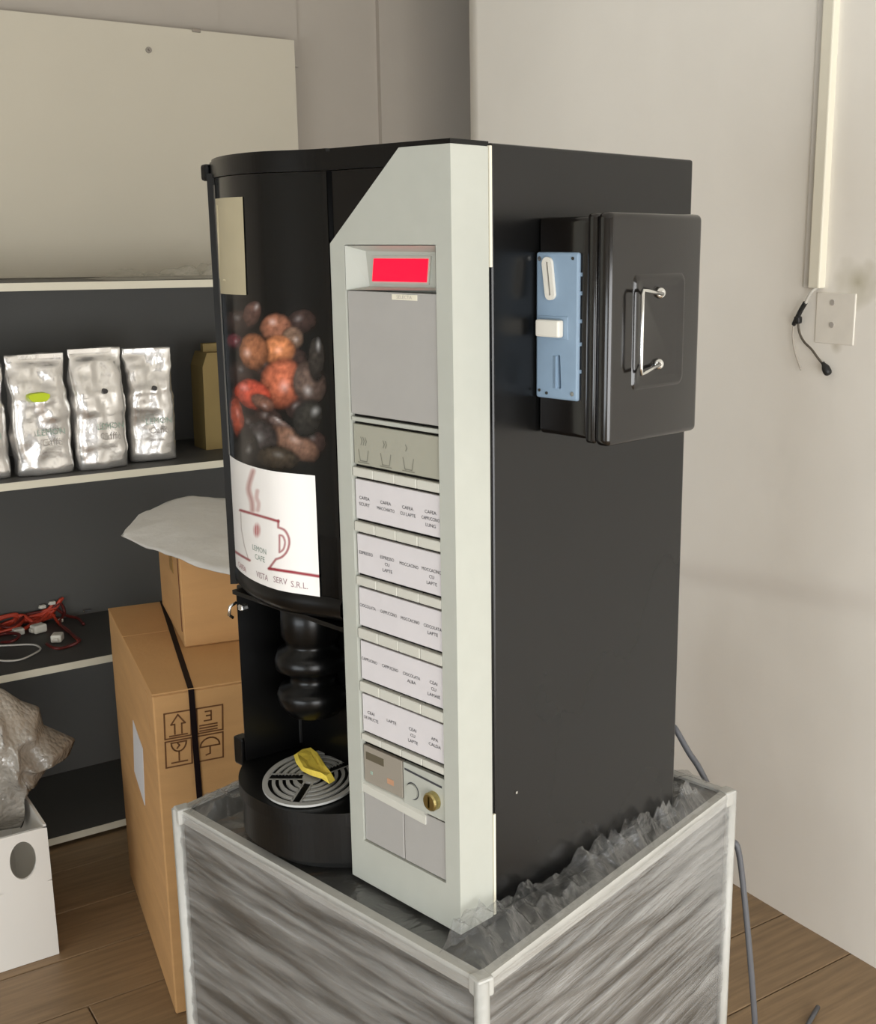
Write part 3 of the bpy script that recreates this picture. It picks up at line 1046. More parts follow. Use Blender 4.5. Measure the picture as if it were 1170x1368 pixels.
# blue coin selector plate
sel = bmesh.new()
add_box(sel, (.0015, .127, .629), (.064, .1325, .7905), .0025, 2)
for z in (.66, .69, .715, .745, .765):
    add_box(sel, (.0635, .1295, z), (.0655, .1322, z + .004))
sel = bmobj('coin_selector', sel, M['blue'], cb)
sel['label'] = 'pale blue plastic coin selector plate'
def slot_ring(name, cx_, cz_, hx, hz, tilt, y0, y1, m, par, rr=6):
    pts = []
    for i in range(24):
        a = 2 * math.pi * i / 24
        x_ = hx * math.cos(a)
        z_ = hx * math.sin(a) + (hz - hx) * (1 if math.sin(a) >= 0 else -1)
        pts.append((cx_ + x_ * math.cos(tilt) + z_ * math.sin(tilt), cz_ - x_ * math.sin(tilt) + z_ * math.cos(tilt)))
    if m is None:                 # a slot cut through the parts in par
        for o_cut in par:
            bm = bmesh.new()
            add_prism(bm, pts, 1, y0, y1)
            carve(o_cut, bm)
        return None
    bm = bmesh.new()
    add_prism(bm, pts, 1, y0, y1)
    return bmobj(name, bm, m, par)
collar = slot_ring('coin_slot_collar', .0225, .7620, .0072, .0235, math.radians(-8), .1235, .1275, M['cream'], sel)
slot_ring('coin_slot', .0225, .7620, .0016, .0185, math.radians(-8), .120, .1319, None, (collar, sel))
slot_ring('return_slot', .037, .660, .0022, .0190, math.radians(-3), .120, .1319, None, (sel,))
prism('slot_ramp', [(.0270, .1272), (.0335, .1272), (.0335, .1245)], 2, .6415, .6775, M['blue'], sel)
box('button_recess', (.006, .1262, .696), (.050, .1272, .7215), M['blue'], sel, .0004, 1)
box('return_button', (.009, .117, .6985), (.044, .1265, .7175), M['cream'], sel, .0022, 2)
for x_, z_, mm in ((.0075, .7835, 'chrome'), (.056, .784, 'seam'), (.0075, .6375, 'seam'), (.0185, .635, 'seam'), (.057, .637, 'chrome')):
    bm = bmesh.new()
    add_tube(bm, [(x_, .1272, z_), (x_, .1258, z_)], .0026 if mm == 'chrome' else .0017, 12)
    bmobj('screw', bm, M[mm], sel)

# ------------------------------------------------------------------ film-wrapped carton that carries the machine
ZB = PD.z - .004
pa = onz(974, 1056, ZB); pc = onz(240, 1079, ZB)
dr_ = Vector((math.cos(math.radians(17.5)), math.sin(math.radians(17.5)), 0))
df_ = Vector((math.cos(math.radians(102.5)), math.sin(math.radians(102.5)), 0))
# front right corner: intersection of the right edge (through pa) and the front edge (through pc)
w_ = pc - pa
den = dr_.x * df_.y - dr_.y * df_.x
s_ = (w_.x * df_.y - w_.y * df_.x) / den
p_fr = pa + dr_ * s_
p_bl = pc + (pa - p_fr)
wrp = tag(empty('wrapped_carton', (p_fr.x, p_fr.y, 0), 0), 'large carton wrapped in clear stretch film under the coffee machine', 'carton')
def wlc(p):
    return Vector((p.x - p_fr.x, p.y - p_fr.y, p.z))
Q = [wlc(p) for p in (p_fr, pa, p_bl, pc)]              # FR, BR, BL, FL
cen = sum(Q, Vector()) / 4
bm = bmesh.new()
add_prism(bm, [((q.x - cen.x) * .992 + cen.x, (q.y - cen.y) * .992 + cen.y) for q in Q], 2, .02, ZB - .006)
bmobj('carton_body', bm, M['wrapbase'], wrp)
# white board edges along the top rim and the corner posts
def beam(name, a, b, up, w, h, inward):
    bm = bmesh.new()
    d = (b - a).normalized()
    n_ = inward.normalized()
    P = []
    for t in (a - d * .002, b + d * .002):
        for k1, k2 in ((-.003, 0), (w, 0), (w, -.004), (.001, -.004), (.001, -h), (-.003, -h)):
            P.append(t + n_ * k1 + UPZ * k2)
    fs = [(i, (i + 1) % 6, 6 + (i + 1) % 6, 6 + i) for i in range(6)] + [tuple(range(6)), tuple(range(11, 5, -1))]
    return pyobj(name, P, fs, M['wrapband'], wrp)
for i in range(4):
    a, b = Q[i], Q[(i + 1) % 4]
    e = (b - a).normalized()
    inn = Vector((-e.y, e.x, 0))
    if inn.dot(cen - a) < 0:
        inn = -inn
    beam('edge_strip', a, b, None, .010, .020, inn)
for i in range(4):
    q = Q[i]
    s = (cen - q); s.z = 0
    s = s.normalized()
    c0 = q - s * .003
    tube('corner_post', [(c0.x, c0.y, .02), (c0.x, c0.y, ZB - .001)], .009, M['wrapband'], wrp, 6)
for i in range(4):
    q = Q[i]
    cc = q + (cen - q).normalized() * .004
    box('corner_cap', (cc.x - .011, cc.y - .011, ZB - .022), (cc.x + .011, cc.y + .011, ZB + .002), M['wrapband'], wrp, .003)
# film: side sheets with drawn-out horizontal creases
for i in (0, 1, 2, 3):
    a, b = Q[i], Q[(i + 1) % 4]
    e = (b - a)
    nrm = Vector((e.y, -e.x, 0)).normalized()
    if nrm.dot(cen - a) > 0:
        nrm = -nrm
    def fpos(u, v, a=a, e=e, nrm=nrm):
        z = .03 + (ZB - .035) * v
        d = .0035 + .004 * abs(fbm(u * 1.3 + a.x * 7, 0, z * 38 + u * 6, 1, 3)) + .004 * math.sin(u * math.pi)
        p = a + e * u + nrm * d
        return (p.x, p.y, z)
    grid('side_film', 30, 130, fpos, M['film_s'], wrp)
# top film, crumpled; bunched up beside the machine
def inside(p):
    q = loc(Vector((p.x + p_fr.x, p.y + p_fr.y, 0)))
    return q
def tpos(u, v):
    p = Q[3].lerp(Q[0], u).lerp(Q[2].lerp(Q[1], u), v)
    q = inside(p)
    dx = max(-.466 - q.x, 0, q.x); dy = max(-.05 - q.y, 0, q.y - .424)
    d = math.hypot(dx, dy)
    edge = min(u, 1 - u, v, 1 - v)
    if d <= .004:
        return (p.x, p.y, ZB - .002)
    am = min(1.0, d / .01) * min(1.0, edge / .04 + .15)
    ridge = 1 - abs(fbm(p.x * 9, p.y * 9, 2, 1, 3)) * 2.2
    ridge = max(0.0, ridge) ** 2
    s2 = 1 - abs(fbm(q.x * 5 + q.y * 3, q.y * 22 - q.x * 8, 5, 1, 2)) * 2
    s2 = max(0.0, s2) ** 2
    pile = math.exp(-(d / .055) ** 2) * (.034 if q.x > 0 else .016)
    s3 = max(0.0, 1 - abs(fbm(p.x * 30, p.y * 30, 9, 1, 3)) * 2) ** 3
    return (p.x, p.y, ZB - .001 + am * (.002 + .008 * ridge + .010 * s2 + .003 * s3 + pile * (.5 + .4 * s2 + .1 * s3)))
grid('top_film', 190, 190, tpos, M['film'], wrp, smooth=False)

# ------------------------------------------------------------------ power cord behind the machine
BPL = pa + dr_ * .03
cp = [onpl(x_, y_, BPL, dr_) for x_, y_ in ((888, 950), (903, 975), (920, 1005), (936, 1030))]
e1_ = onpl(962, 1085, pa + dr_ * .03, dr_)
e2_ = onpl(976, 1120, pa + dr_ * .03, dr_)
e3_ = onpl(990, 1160, pa + dr_ * .035, dr_)
e4_ = Vector((e3_.x + .02, e3_.y - .03, .25)); e5_ = Vector((e3_.x + .10, e3_.y + .05, .012)); e6_ = Vector((e3_.x + .45, e3_.y + .2, .008))
start = mloc((-.05, .432, .30))
tag(tube('power_cord', spline([start] + cp + [e1_, e2_, e3_, e4_, e5_, e6_], 8), .0048, M['greycab'], None, 8),
    'grey power cord hanging from the machine back beside the white wall', 'cord')

# ------------------------------------------------------------------ shelving unit
YS, YBK = 2.93, 3.32
SX0, SX1 = 0.12, 1.50
sh = tag(empty('shelving_unit', (SX0, YBK, 0)), 'anthracite shelving unit with pale shelf edges and white upper panel', 'shelf')
def sl(x, y, z):
    return (x - SX0, y - YBK, z)
for z in (.03, .484, .951, 1.411):
    b_ = box('shelf_board', sl(SX0 + .018, YS + .002, z - .018), sl(SX1 - .018, YBK, z), M['shelf'], sh)
    box('edge_band', sl(SX0 + .018, YS, z - .018), sl(SX1 - .018, YS + .002, z + .0003), M['edge'], b_)
for x in (SX0, SX1 - .018):
    box('upright', sl(x, YS + .001, 0), sl(x + .018, YBK, 1.42), M['shelf'], sh)
for x0, x1 in ((SX0 + .018, .895), (.895, SX1 - .018)):
    box('back_panel', sl(x0, YBK - .004, .47), sl(x1, YBK + .004, 1.40), M['shelf_back'], sh)
    box('back_panel', sl(x0, YBK - .004, .03), sl(x1, YBK + .004, .469), M['shelf_back'], sh)
zt = onpl(200, 34, (0, YBK, 0), Vector((0, 1, 0))).z
xpn = onpl(395, 120, (0, YBK, 0), Vector((0, 1, 0))).x
wp_ = box('white_back_panel', sl(-.1, YBK - .002, 1.412), sl(xpn, YBK + .016, zt), M['panel_w'], sh)
hp = onpl(198, 67, (0, YBK, 0), Vector((0, 1, 0)))
bm = bmesh.new()
add_tube(bm, [sl(hp.x, YBK - .002, hp.z), sl(hp.x, YBK - .006, hp.z)], .008, 14)
add_tube(bm, [sl(hp.x, YBK - .006, hp.z), sl(hp.x, YBK - .016, hp.z)], .003, 8)
bmobj('wall_hook', bm, mat('grey_plug', '8f887e', .6), wp_)
bm = bmesh.new()
hp2 = onpl(262, 45, (0, YBK, 0), Vector((0, 1, 0)))
add_box(bm, sl(hp2.x - .012, YBK - .006, zt - .006), sl(hp2.x + .012, YBK - .001, zt + .004), .002)
bmobj('panel_clip', bm, mat('grey_clip', '8d8478', .6), wp_)

NY = Vector((0, 1, 0))
# ------------------------------------------------------------------ foil coffee bags
def coffee_bag(cx, y, w, h, dpt, seed, rz, label, sticker, lean=0.0, lifted=0.0):
    o = empty('coffee_bag', (cx, y, .952 + lifted), rz)
    rnd = random.Random(seed)
    nu, nv = 40, 40
    V, Fc = [], []
    for j in range(nv + 1):
        t = j / nv
        z = h * t
        # depth closes to a flat seam at the top; width grows slightly
        if t < .62:
            dd = dpt * (1 - .12 * (t / .62))
        elif t < .93:
            k_ = (t - .62) / .31
            dd = dpt * .88 * (1 - k_) ** .85 + .003
        else:
            dd = .003
        ww = w * (.94 + .05 * math.sin(t * 3) - .0 * t)
        if t > .62:
            ww = w * (.955 + .045 * (t - .62) / .38)
        dd *= min(1, .8 + t * 4)
        for i in range(nu):
            a = 2 * math.pi * i / nu
            ca, sa = math.cos(a), math.sin(a)
            pw_ = 5.0
            r = (abs(ca) ** pw_ + abs(sa) ** pw_) ** (-1 / pw_)
            x = r * ca * ww / 2
            yv = r * sa * dd / 2
            n1 = fbm(x * 22 + seed * 9, yv * 22, z * 14, 1, 4)
            cr = abs(fbm(x * 35 + seed * 5, z * 20, 3, 1, 3))
            amp = .008 if t < .93 else .0015
            nx_ = (ca * amp * n1)
            ny_ = sa * (amp * n1 + (.012 * cr if .45 < t < .93 else .004 * cr)) * (1 if dd > .01 else .3)
            # inward V fold under the seam
            if .62 < t < .93 and sa < 0:
                ny_ += .010 * max(0, 1 - abs(x) / (w * .34)) * math.sin((t - .62) / .31 * math.pi)
            V.append((x + nx_, yv + ny_ + lean * t * h + (.004 * math.sin(x * 40 + seed) if t > .9 else 0), max(0, z + (.003 * n1 if t > .9 else 0))))
    for j in range(nv):
        for i in range(nu):
            Fc.append((j * nu + i, j * nu + (i + 1) % nu, (j + 1) * nu + (i + 1) % nu, (j + 1) * nu + i))
    Fc.append(tuple(range(nu - 1, -1, -1)))
    Fc.append(tuple(nv * nu + i for i in range(nu)))
    body = pyobj('pouch', V, Fc, M['foil'], o, True)
    fr = lambda x, z: (x, -dpt / 2 - .0085 + .010 * max(0, (z / h - .5)) + lean * z, z)
    box('top_seal', (-w * .49, lean * h - .0036, h * .955), (w * .49, lean * h + .0036, h * .998), M['foil'], o, .001, 1)
    lettering('bag_lettering', [('LEMON', .021, .012, h * .36, .95)], fr, M['green'], o)
    lettering('bag_lettering', [('Caff\u00e8', .024, .012, h * .275, .95), ('espresso', .010, .008, h * .19, 1)], fr, M['grey_print'], o)
    bm = bmesh.new()
    zv = h * .65
    yv_ = -dpt * .5 * .72 + lean * zv
    if sticker:
        poly = [(-.008 + .024 * math.cos(a) * (1 + .12 * math.sin(3 * a)), h * .655 + .013 * math.sin(a) * (1 + .2 * math.cos(2 * a))) for a in [2 * math.pi * i / 14 for i in range(14)]]
        add_prism(bm, poly, 1, yv_ - .022, yv_ + .004)
        bmobj('lime_sticker', bm, M['lime'], o)
    else:
        add_tube(bm, [(.008, yv_ - .014, zv), (.008, yv_ + .004, zv)], .006, 12)
        bmobj('valve', bm, M['dark_dot'], o)
    o['label'] = label
    o['category'] = 'coffee bag'
    o['group'] = 'foil coffee bags on the shelf'
    return o
coffee_bag(.690, 3.015, .138, .290, .078, 1, math.radians(2), 'silver foil coffee bag with a lime green sticker', True)
coffee_bag(.830, 3.010, .130, .298, .076, 2, math.radians(3), 'silver foil coffee bag with dark valve beside the lime-stickered bag', False)
coffee_bag(.968, 3.045, .118, .288, .070, 3, math.radians(-6), 'silver foil coffee bag tilted at the end of the row, away from the lime sticker', False, lean=-.05, lifted=.002)
coffee_bag(.546, 3.02, .132, .288, .076, 4, math.radians(2), 'silver foil coffee bag at the row end beside the lime-stickered bag', False)

# olive kraft bag, half hidden by the machine
a_, b_ = onpl(268, 480, (0, 3.10, 0), NY), onpl(268, 598, (0, 3.10, 0), NY)
ob = empty('kraft_pack', (a_.x + .07, 3.14, .9515))
prism('pack_body', [(-.070, 0), (.07, 0), (.07, .235), (.0, .262), (-.052, .262), (-.066, .225)], 1, -.04, .05, M['olivebag'], ob)
box('pack_fold', (-.05, -.008, .258), (.065, .012, .285), M['olivebag'], ob, .002)
tag(ob, 'olive brown kraft pack standing on the shelf behind the machine', 'pack')

# crumpled clear plastic on the top shelf
pcl = onpl(225, 372, (0, 3.05, 0), NY)
bm = bmesh.new()
nu, nv = 60, 16
vv = []
for j in range(nv + 1):
    row = []
    for i in range(nu + 1):
        u, v = i / nu, j / nv
        x = .86 + .40 * u
        y = 2.96 + .2 * v
        e = min(1, min(u, 1 - u) * 6, min(v, 1 - v) * 5)
        z = 1.4125 + e * (.006 + .045 * abs(fbm(x * 9, y * 9, 8, 1, 5)) * (.3 + u))
        row.append(bm.verts.new((x, y, z)))
    vv.append(row)
for j in range(nv):
    for i in range(nu):
        bm.faces.new((vv[j][i], vv[j][i + 1], vv[j + 1][i + 1], vv[j + 1][i]))
tag(bmobj('plastic_sheet', bm, M['clear'], None, True), 'crumpled clear plastic sheet lying on the top shelf', 'plastic sheet')

# ------------------------------------------------------------------ wires on the middle shelf
ZS = .485
def sp(x, y, up=.004):
    p = onz(x, y, ZS + up)
    if p.y > YBK - .02:
        p = onpl(x, y, (0, YBK - .02, 0), NY)
    return p
wh = tag(empty('wire_harness', sp(40, 850, 0)), 'tangled red wire harness with white plugs on the middle shelf', 'wires')
wloc = wh.location.copy()
rw = random.Random(7)
paths = [

    [(-6, 842), (20, 832), (45, 829), (62, 822), (72, 815)],
    [(-6, 836), (15, 834), (40, 824), (58, 820), (70, 808)],
    [(-6, 829), (18, 822), (30, 830), (52, 826), (74, 822)],
    [(-6, 846), (22, 838), (34, 826), (60, 816), (75, 812)],
    [(10, 838), (28, 822), (48, 832), (66, 818), (82, 800)],
    [(22, 826), (24, 842), (40, 836), (56, 826), (70, 824)],
    [(70, 820), (78, 832), (90, 842), (105, 855)],
    [(78, 826), (84, 838), (100, 850), (106, 856), (90, 864), (74, 866), (62, 860)],
    [(68, 814), (80, 806), (86, 818), (80, 830)],
    [(-6, 850), (10, 846), (26, 848), (18, 856), (2, 858)],
    [(74, 812), (88, 822), (104, 826), (112, 834)],
]
for q in range(5):
    paths.append([(x + rw.uniform(-5, 5), y + rw.uniform(-5, 6)) for x, y in paths[q]])
for i, pth in enumerate(paths):
    pts = [sp(x, y, .005 + .012 * rw.random() * (1 if 0 < q < len(pth) - 1 else .4)) - wloc for q, (x, y) in enumerate(pth)]
    tube('wire', spline(pts, 6), .0052 if i < 6 else .0042, M['dred_wire'] if i in (7, 8, 10, 9, 12, 14) else M['red_wire'], wh, 6)
for (x, y, s, m) in ((57, 813, .008, 'conn'), (70, 808, .008, 'conn'), (80, 832, .008, 'conn'), (52, 845, .018, 'conn'), (77, 857, .017, 'conn'), (25, 848, .014, 'cream')):
    p = sp(x, y, .0) - wloc
    bm = bmesh.new()
    add_box(bm, (-s, -s * .8, .001), (s, s * .8, s * 1.3), s * .25, 2)
    add_box(bm, (-s * 1.35, -s * .4, s * .3), (-s, s * .4, s * .9), s * .1, 1)
    o = bmobj('plug', bm, M[m], wh)
    o.location = p
    o.rotation_euler = (0, 0, rw.random() * 3)
lp = [(-8, 863), (14, 862), (36, 861), (48, 862), (54, 867), (46, 873), (28, 881), (8, 883), (-8, 881)]
tag(tube('white_cable', spline([sp(x, y, .004) for x, y in lp], 8), .0026, M['white_wire'], None, 6),
    'thin white cable looped in front of the red wires', 'cable')
ps = sp(114, 818, 0)
scw = empty('screw', ps)
bm = bmesh.new(); add_tube(bm, [(-.006, 0, .004), (-.003, 0, .004)], .0042, 10); bmobj('screw_head', bm, M['chrome'], scw)
bm = bmesh.new(); add_tube(bm, [(-.003, 0, .004), (.016, .003, .003)], .002, 8); bmobj('screw_shank', bm, M['greycab'], scw)
tag(scw, 'small metal screw lying on the shelf behind the wires', 'screw')

# ------------------------------------------------------------------ cardboard boxes
ZT = .68
P1 = onz(203, 928, ZT)
RB = math.radians(-9)
bb = tag(empty('cardboard_box', (P1.x, P1.y, 0), RB), 'tall brown cardboard box with printed handling symbols and a dark strap', 'box')
ex, ey = Vector((math.cos(RB), math.sin(RB), 0)), Vector((-math.sin(RB), math.cos(RB), 0))
def bloc(p):
    q = p - Vector((P1.x, P1.y, 0))
    return Vector((q.dot(ex), q.dot(ey), q.z))
BW, BD = .40, .60
box('carton_shell', (0, 0, 0.001), (BW, BD, ZT - .004), M['card'], bb, .003, 1)
hy1 = BD * .62
for y0, y1 in ((-.001, hy1 - .0015), (hy1 + .0015, BD)):
    box('flap', (-.001, y0, ZT - .004), (BW, y1, ZT), M['card'], bb, .0012, 1)
# strap: over the top and down the front
s0, s1 = bloc(onz(258, 925, ZT)), bloc(onz(217, 806, ZT))
xs0 = s0.x
bm = bmesh.new()
def flat_strip(pts, wv, t=.0012):
    L = []
    for p, nrm in pts:
        p = Vector(p); nrm = Vector(nrm)
        L.append([bm.verts.new(p + wv + nrm * t), bm.verts.new(p - wv + nrm * t), bm.verts.new(p - wv), bm.verts.new(p + wv)])
    for a, b in zip(L, L[1:]):
        for i in range(4):
            bm.faces.new((a[i], a[(i + 1) % 4], b[(i + 1) % 4], b[i]))
    bm.faces.new(L[0]); bm.faces.new(L[-1][::-1])
xe = s1.x + (s1.x - s0.x) * .05
flat_strip([((xs0 + (xe - xs0), BD + .002, ZT), (0, 0, 1)), ((xs0, .003, ZT), (0, 0, 1)), ((xs0, -.0015, ZT - .003), (0, -1, .4)), ((xs0 + .004, -.0015, .30), (0, -1, 0)), ((xs0 + .004, -.0015, .003), (0, -1, 0))],
           Vector((.0055, 0, 0)))
so_ = bmobj('strap', bm, M['strap'], bb)
so_['label'] = 'dark plum strap'
# printed handling marks on the front
NF = -ey
def bf(x, y):
    p = bloc(onpl(x, y, P1, NF))
    return (p.x, p.z)
q0, q1, q2, q3 = bf(219, 954), bf(297, 941), bf(298, 1011), bf(222, 1026)
def sym(u, v):
    a = [q0[i] * (1 - u) + q1[i] * u for i in (0, 1)]
    b = [q3[i] * (1 - u) + q2[i] * u for i in (0, 1)]
    return tuple(a[i] * (1 - v) + b[i] * v for i in (0, 1))
def arcp(cu, cv, ru, rv, a0, a1, n=10):
    return [sym(cu + ru * math.cos(math.radians(a0 + (a1 - a0) * i / n)), cv - rv * math.sin(math.radians(a0 + (a1 - a0) * i / n))) for i in range(n + 1)]
def rect(u0, v0, u1, v1):
    return [sym(u0, v0), sym(u1, v0), sym(u1, v1), sym(u0, v1), sym(u0, v0)]
Ls = [rect(0, 0, .45, .47), rect(0, .52, .45, 1), rect(.55, 0, 1, .47), rect(.55, .52, 1, 1)]
Ls += [[sym(*p) for p in ((.17, .40), (.17, .22), (.11, .22), (.23, .05), (.35, .22), (.29, .22), (.29, .40))], [sym(.08, .43), sym(.38, .43)]]
Ls += [arcp(.23, .56, .13, .17, 180, 360), [sym(.10, .56), sym(.36, .56)], [sym(.23, .73), sym(.23, .90)], [sym(.10, .93), sym(.37, .93)], [sym(.2, .56), sym(.24, .62), sym(.2, .67)]]
Ls += [[sym(*p) for p in ((.70, .08), (.80, .08), (.80, .16), (.72, .16), (.80, .16), (.80, .25), (.68, .25))], [sym(.6, .33), sym(.9, .33)], [sym(.6, .38), sym(.9, .38)], [sym(.6, .43), sym(.9, .43)]]
Ls += [arcp(.77, .74, .17, .16, 0, 180), [sym(.60, .74), sym(.94, .74)], [sym(.77, .74), sym(.77, .88), sym(.70, .90)]]
strokes('handling_symbols', Ls, .0030, lambda x, z: (x, -.0006, z), mat('brown_print', '6b4524', .8), bb)
# white paper label on the left side
NL = -ex
def bs(x, y):
    p = bloc(onpl(x, y, P1, NL))
    return (p.y, p.z)
lbp = [bs(178, 962), bs(191, 1000), bs(194, 1076), bs(180, 1030)]
prism('paper_label', lbp, 0, -.0012, -.0002, M['paper'], bb)
pyc = bs(185, 900)
prism('side_slot', [(.06, ZT - .10), (.085, ZT - .10), (.085, ZT - .02), (.06, ZT - .02)], 0, -.0006, -.0001, M['card'], bb)
# small box on top
T1 = onz(247, 866, ZT)
RS = math.radians(-11)
sb = tag(empty('cardboard_box', (T1.x, T1.y, ZT + .0005), RS), 'small brown cardboard box on the tall box, under a white foam sheet', 'box')
HS = .195
box('carton_shell', (0, 0, 0), (.30, .335, HS), M['card'], sb, .003, 1)
box('flap_seam', (-.0012, .018, .03), (-.0002, .024, HS - .002), mat('seam_brown', '6b3f25', .7), sb)
box('tape', (-.0008, .10, HS - .06), (-.0001, .15, HS), M['tape'], sb)
# foam sheet draped on top
zf = ZT + HS + .006
sxe, sye = Vector((math.cos(RS), math.sin(RS), 0)), Vector((-math.sin(RS), math.cos(RS), 0))
fr_edge = [(163, 717), (190, 728), (220, 740), (250, 753), (285, 763), (318, 770), (372, 782)]
bk_edge = [(163, 714), (185, 690), (218, 674), (258, 664), (300, 667), (340, 672), (392, 684)]
def samp(L, t):
    f = t * (len(L) - 1)
    i = min(int(f), len(L) - 2)
    a, b = L[i], L[i + 1]
    return (a[0] + (b[0] - a[0]) * (f - i), a[1] + (b[1] - a[1]) * (f - i))
bm = bmesh.new()
nu, nv = 36, 20
rowsv = []
for j in range(nv + 1):
    v = j / nv
    r = []
    for i in range(nu + 1):
        u = i / nu
        A = onz(*samp(fr_edge, u), zf + .004)
        Bk = onz(*samp(bk_edge, u), zf + .010)
        p = A.lerp(Bk, v)
        p.z += .014 * math.sin(math.pi * v) * min(1, u * 2.5) + .006 * fbm(p.x * 9, p.y * 9, 4, 1, 3) * min(1, u * 4)
        p.z = max(p.z, zf - .004)
        r.append(bm.verts.new(p))
    rowsv.append(r)
for j in range(nv):
    for i in range(nu):
        bm.faces.new((rowsv[j][i], rowsv[j][i + 1], rowsv[j + 1][i + 1], rowsv[j + 1][i]))
fo = bmobj('foam_sheet', bm, M['foam'], None, True)
mdf = fo.modifiers.new('thickness', 'SOLIDIFY'); mdf.thickness = .003; mdf.offset = 1
tag(fo, 'white foam packing sheet draped over the small cardboard box', 'foam sheet')

# ------------------------------------------------------------------ white hand-hole box with bubble-wrapped parcel
YW = 2.45
e_r = onpl(62, 1100, (0, YW, 0), NY)
ZW = e_r.z
wb = tag(empty('white_box', (e_r.x, YW, 0)), 'open white board box with a round dark hand hole', 'box')
W0, W1, WD = -.42, 0.0, .36
hc = bloc  # noqa
hcx, hcz, hrx, hrz = onpl(30, 1142, (0, YW, 0), NY).x - e_r.x, onpl(30, 1150, (0, YW, 0), NY).z, .026, .043
# front wall with an opening
bm = bmesh.new()
n = 32
inn, outr = [], []
for i in range(n):
    a = 2 * math.pi * i / n
    inn.append((hcx + hrx * math.cos(a), hcz + hrz * math.sin(a)))
    dx, dz = math.cos(a), math.sin(a)
    s = min((.06 / abs(dx)) if dx else 9, (.062 / abs(dz)) if dz else 9)
    outr.append((hcx + dx * s, hcz + dz * s))
x0, x1, z0, z1 = hcx - .06, hcx + .06, hcz - .062, hcz + .062
for y_ in (0, .006):
    A = [bm.verts.new((p[0], y_, p[1])) for p in inn]
    B = [bm.verts.new((p[0], y_, p[1])) for p in outr]
    for i in range(n):
        bm.faces.new((A[i], A[(i + 1) % n], B[(i + 1) % n], B[i]))
    if y_ == 0:
        A0 = A
    else:
        for i in range(n):
            bm.faces.new((A0[i], A0[(i + 1) % n], A[(i + 1) % n], A[i]))
z1c = min(z1, ZW)
for lo, hi in (((W0, 0, 0.001), (x0, .006, ZW)), ((x1, 0, .001), (W1, .006, ZW)), ((x0, 0, .001), (x1, .006, z0))):
    if hi[0] > lo[0]:
        add_box(bm, lo, hi)
for v in bm.verts:
    v.co.z = min(v.co.z, ZW)
    v.co.x = min(v.co.x, W1)
bmobj('front_wall', bm, M['wbox'], wb)
bm = bmesh.new()
add_box(bm, (W1 - .006, .006, .001), (W1, WD, ZW - .004))
bmobj('side_wall', bm, M['wbox'], wb)
box('side_wall', (W0, .006, .001), (W0 + .006, WD, ZW - .004), M['wbox'], wb)
box('back_wall', (W0 + .006, WD - .006, .001), (W1 - .006, WD, ZW - .004), M['wbox'], wb)
box('bottom', (W0 + .006, .006, .001), (W1 - .006, WD - .006, .007), M['wbox'], wb)
# bubble-wrapped parcel standing in the box
pts2 = [(-60, 905), (-10, 915), (5, 921), (28, 936), (52, 944), (58, 968), (101, 987), (92, 1010), (64, 1025), (55, 1038), (58, 1085), (56, 1100), (-60, 1120)]
yc = 2.63
pol = [onpl(x, y, (0, yc, 0), NY) for x, y in pts2]
cxp, czp = onpl(10, 1010, (0, yc, 0), NY).x, onpl(10, 1010, (0, yc, 0), NY).z
bm = bmesh.new()
NL_, NR_ = 96, 14
def out_at(t):
    f = t * len(pol)
    i = int(f) % len(pol)
    return pol[i].lerp(pol[(i + 1) % len(pol)], f - int(f))
shells = {}
for side in (-1, 1):
    for r in range(NR_ + 1):
        s = r / NR_
        ringv = []
        for i in range(NL_):
            p = out_at(i / NL_)
            x = cxp + (p.x - cxp) * s
            z = czp + (p.z - czp) * s
            th = .085 * (1 - s ** 2.6)
            n1 = max(0.0, 1 - 2 * abs(fbm(x * 6 + z * 5, z * 9 - x * 4, side * 3, 1, 2))) ** 2
            cr = max(0.0, 1 - 2 * abs(fbm(x * 13 + 5, z * 7 + x * 6, side, 1, 2))) ** 3
            y = yc + side * (th * .8 + (.030 * n1 + .018 * cr) * (1 - s ** 3))
            if s == 1:
                y = yc
            if r == NR_ and side == 1:
                ringv.append(shells[(-1, NR_)][i])
            else:
                if z < ZW + .03:
                    x = min(x, e_r.x - .018)
                    x = max(x, e_r.x + W0 + .02)
                y = max(YW + .062, min(YW + WD - .02, y)) if z < ZW + .03 else y
                ringv.append(bm.verts.new((x, y, max(.02, z))))
        shells[(side, r)] = ringv
    for r in range(NR_):
        A, B = shells[(side, r)], shells[(side, r + 1)]
        for i in range(NL_):
            try:
                bm.faces.new((A[i], A[(i + 1) % NL_], B[(i + 1) % NL_], B[i]))
            except ValueError:
                pass
bmesh.ops.remove_doubles(bm, verts=bm.verts, dist=1e-5)
bw = bmobj('bubble_wrap_parcel', bm, M['bubble'], None, True)
tag(bw, 'grey bubble-wrapped parcel sticking out of the white box', 'parcel')

# ------------------------------------------------------------------ fittings on the right wall
c_t, c_b = wall_pt(1106, -40, 0), wall_pt(1096, 385, 0)
cw = .021
cn = tag(empty('cable_trunking', (XW, c_b.y, c_b.z)), 'white vertical cable trunking on the white wall', 'trunking')
bm = bmesh.new()
add_box(bm, (-.018, -cw * .5, 0), (.004, cw * .9, ZC - c_b.z), .003, 2)
bmobj('trunking_cover', bm, M['conduit'], cn)
box('trunking_base', (-.008, cw * .9, .0), (.004, cw * 1.9, ZC - c_b.z), M['wall_white'], cn, .002)
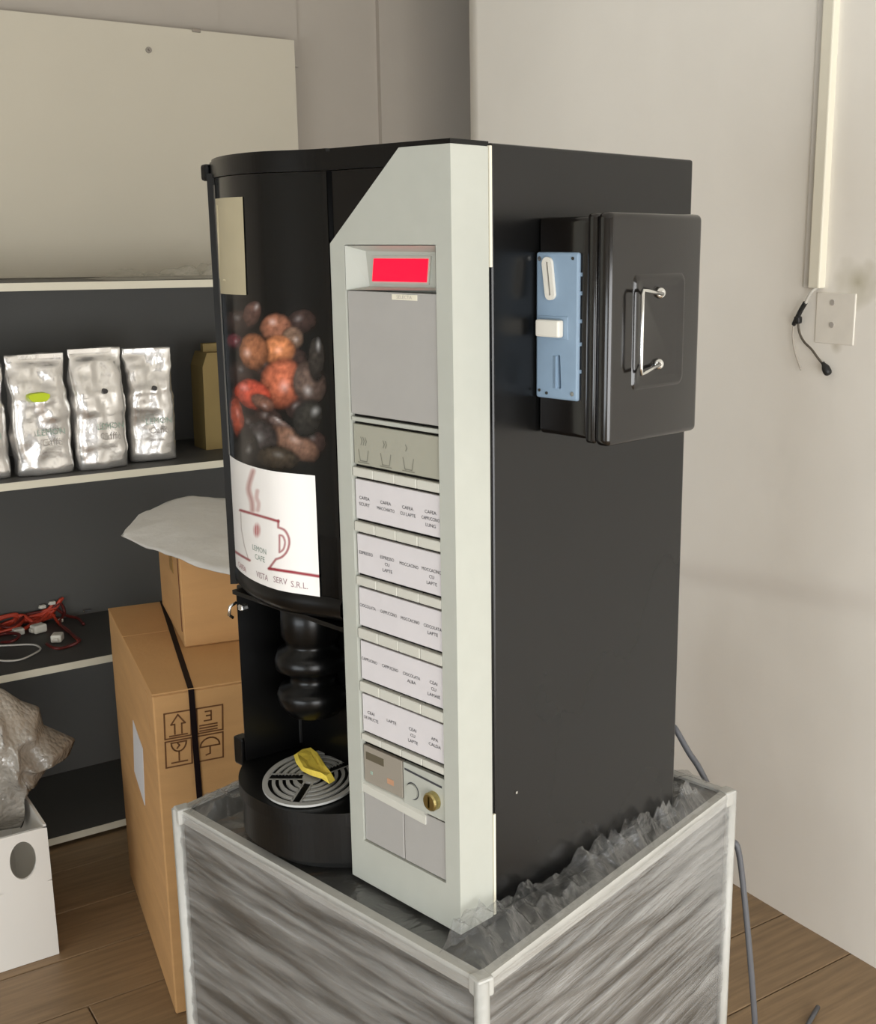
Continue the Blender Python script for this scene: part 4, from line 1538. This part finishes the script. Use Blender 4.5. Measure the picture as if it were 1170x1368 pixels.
# flush blank cover plate with two screws
a_, b_ = wall_pt(1092, 390, 0), wall_pt(1140, 462, 0)
cpz, cpy = (a_.z + b_.z) / 2, (a_.y + b_.y) / 2
hp_, hz_ = abs(a_.y - b_.y) / 2, abs(a_.z - b_.z) / 2
cpn = tag(empty('cover_plate', (XW, cpy, cpz)), 'flat off-white blank cover plate with two screws on the wall', 'cover plate')
box('plate', (-.0025, -hp_, -hz_), (.004, hp_, hz_), mat('off_white_plate', 'ece7dc', .55, var=.03, vscale=30), cpn, .002)
for x_, y_ in ((1113, 404), (1112, 434)):
    p = wall_pt(x_, y_, 0)
    bm = bmesh.new()
    add_tube(bm, [(-.0020, p.y - cpy, p.z - cpz), (-.0038, p.y - cpy, p.z - cpz)], .006, 12)
    bmobj('screw', bm, mat('dull_screw', 'b5afa7', .5), cpn)
# loose wires hanging out of the trunking
lw = tag(empty('loose_wire', wall_pt(1092, 388, .012)), 'loose dark wire with taped ends hanging below the trunking', 'wire')
lo_ = lw.location.copy()
def wpt(x, y, off=.014):
    return wall_pt(x, y, off) - lo_
tube('white_lead', spline([wpt(1094, 384, .008), wpt(1090, 390), wpt(1085, 398), wpt(1082, 405)], 5), .0032, M['white_wire'], lw, 8)
tube('taped_end', spline([wpt(1082, 404), wpt(1076, 414), wpt(1072, 422), wpt(1066, 434)], 5), [.005] * 15 + [.004], M['rubber'], lw, 8)
bm = bmesh.new(); p = wpt(1072, 427); add_box(bm, p - Vector((.007, .007, .008)), p + Vector((.007, .007, .008)), .004, 2); bmobj('joint', bm, M['rubber'], lw)
tube('dark_lead', spline([wpt(1072, 430), wpt(1074, 444), wpt(1080, 456), wpt(1090, 466), wpt(1098, 477), wpt(1106, 487)], 5), .0024, mat('brown_grey_wire', '5a5348', .5), lw, 8)
tube('pale_lead', spline([wpt(1066, 434), wpt(1065, 450), wpt(1068, 470), wpt(1076, 494)], 5), .0018, mat('pale_grey_wire', 'b3aca0', .5), lw, 8)
tube('plug_end', spline([wpt(1105, 484), wpt(1109, 491), wpt(1113, 500)], 4), [.004, .004, .005, .007, .0085, .009, .009, .008, .005], M['rubber'], lw, 10)
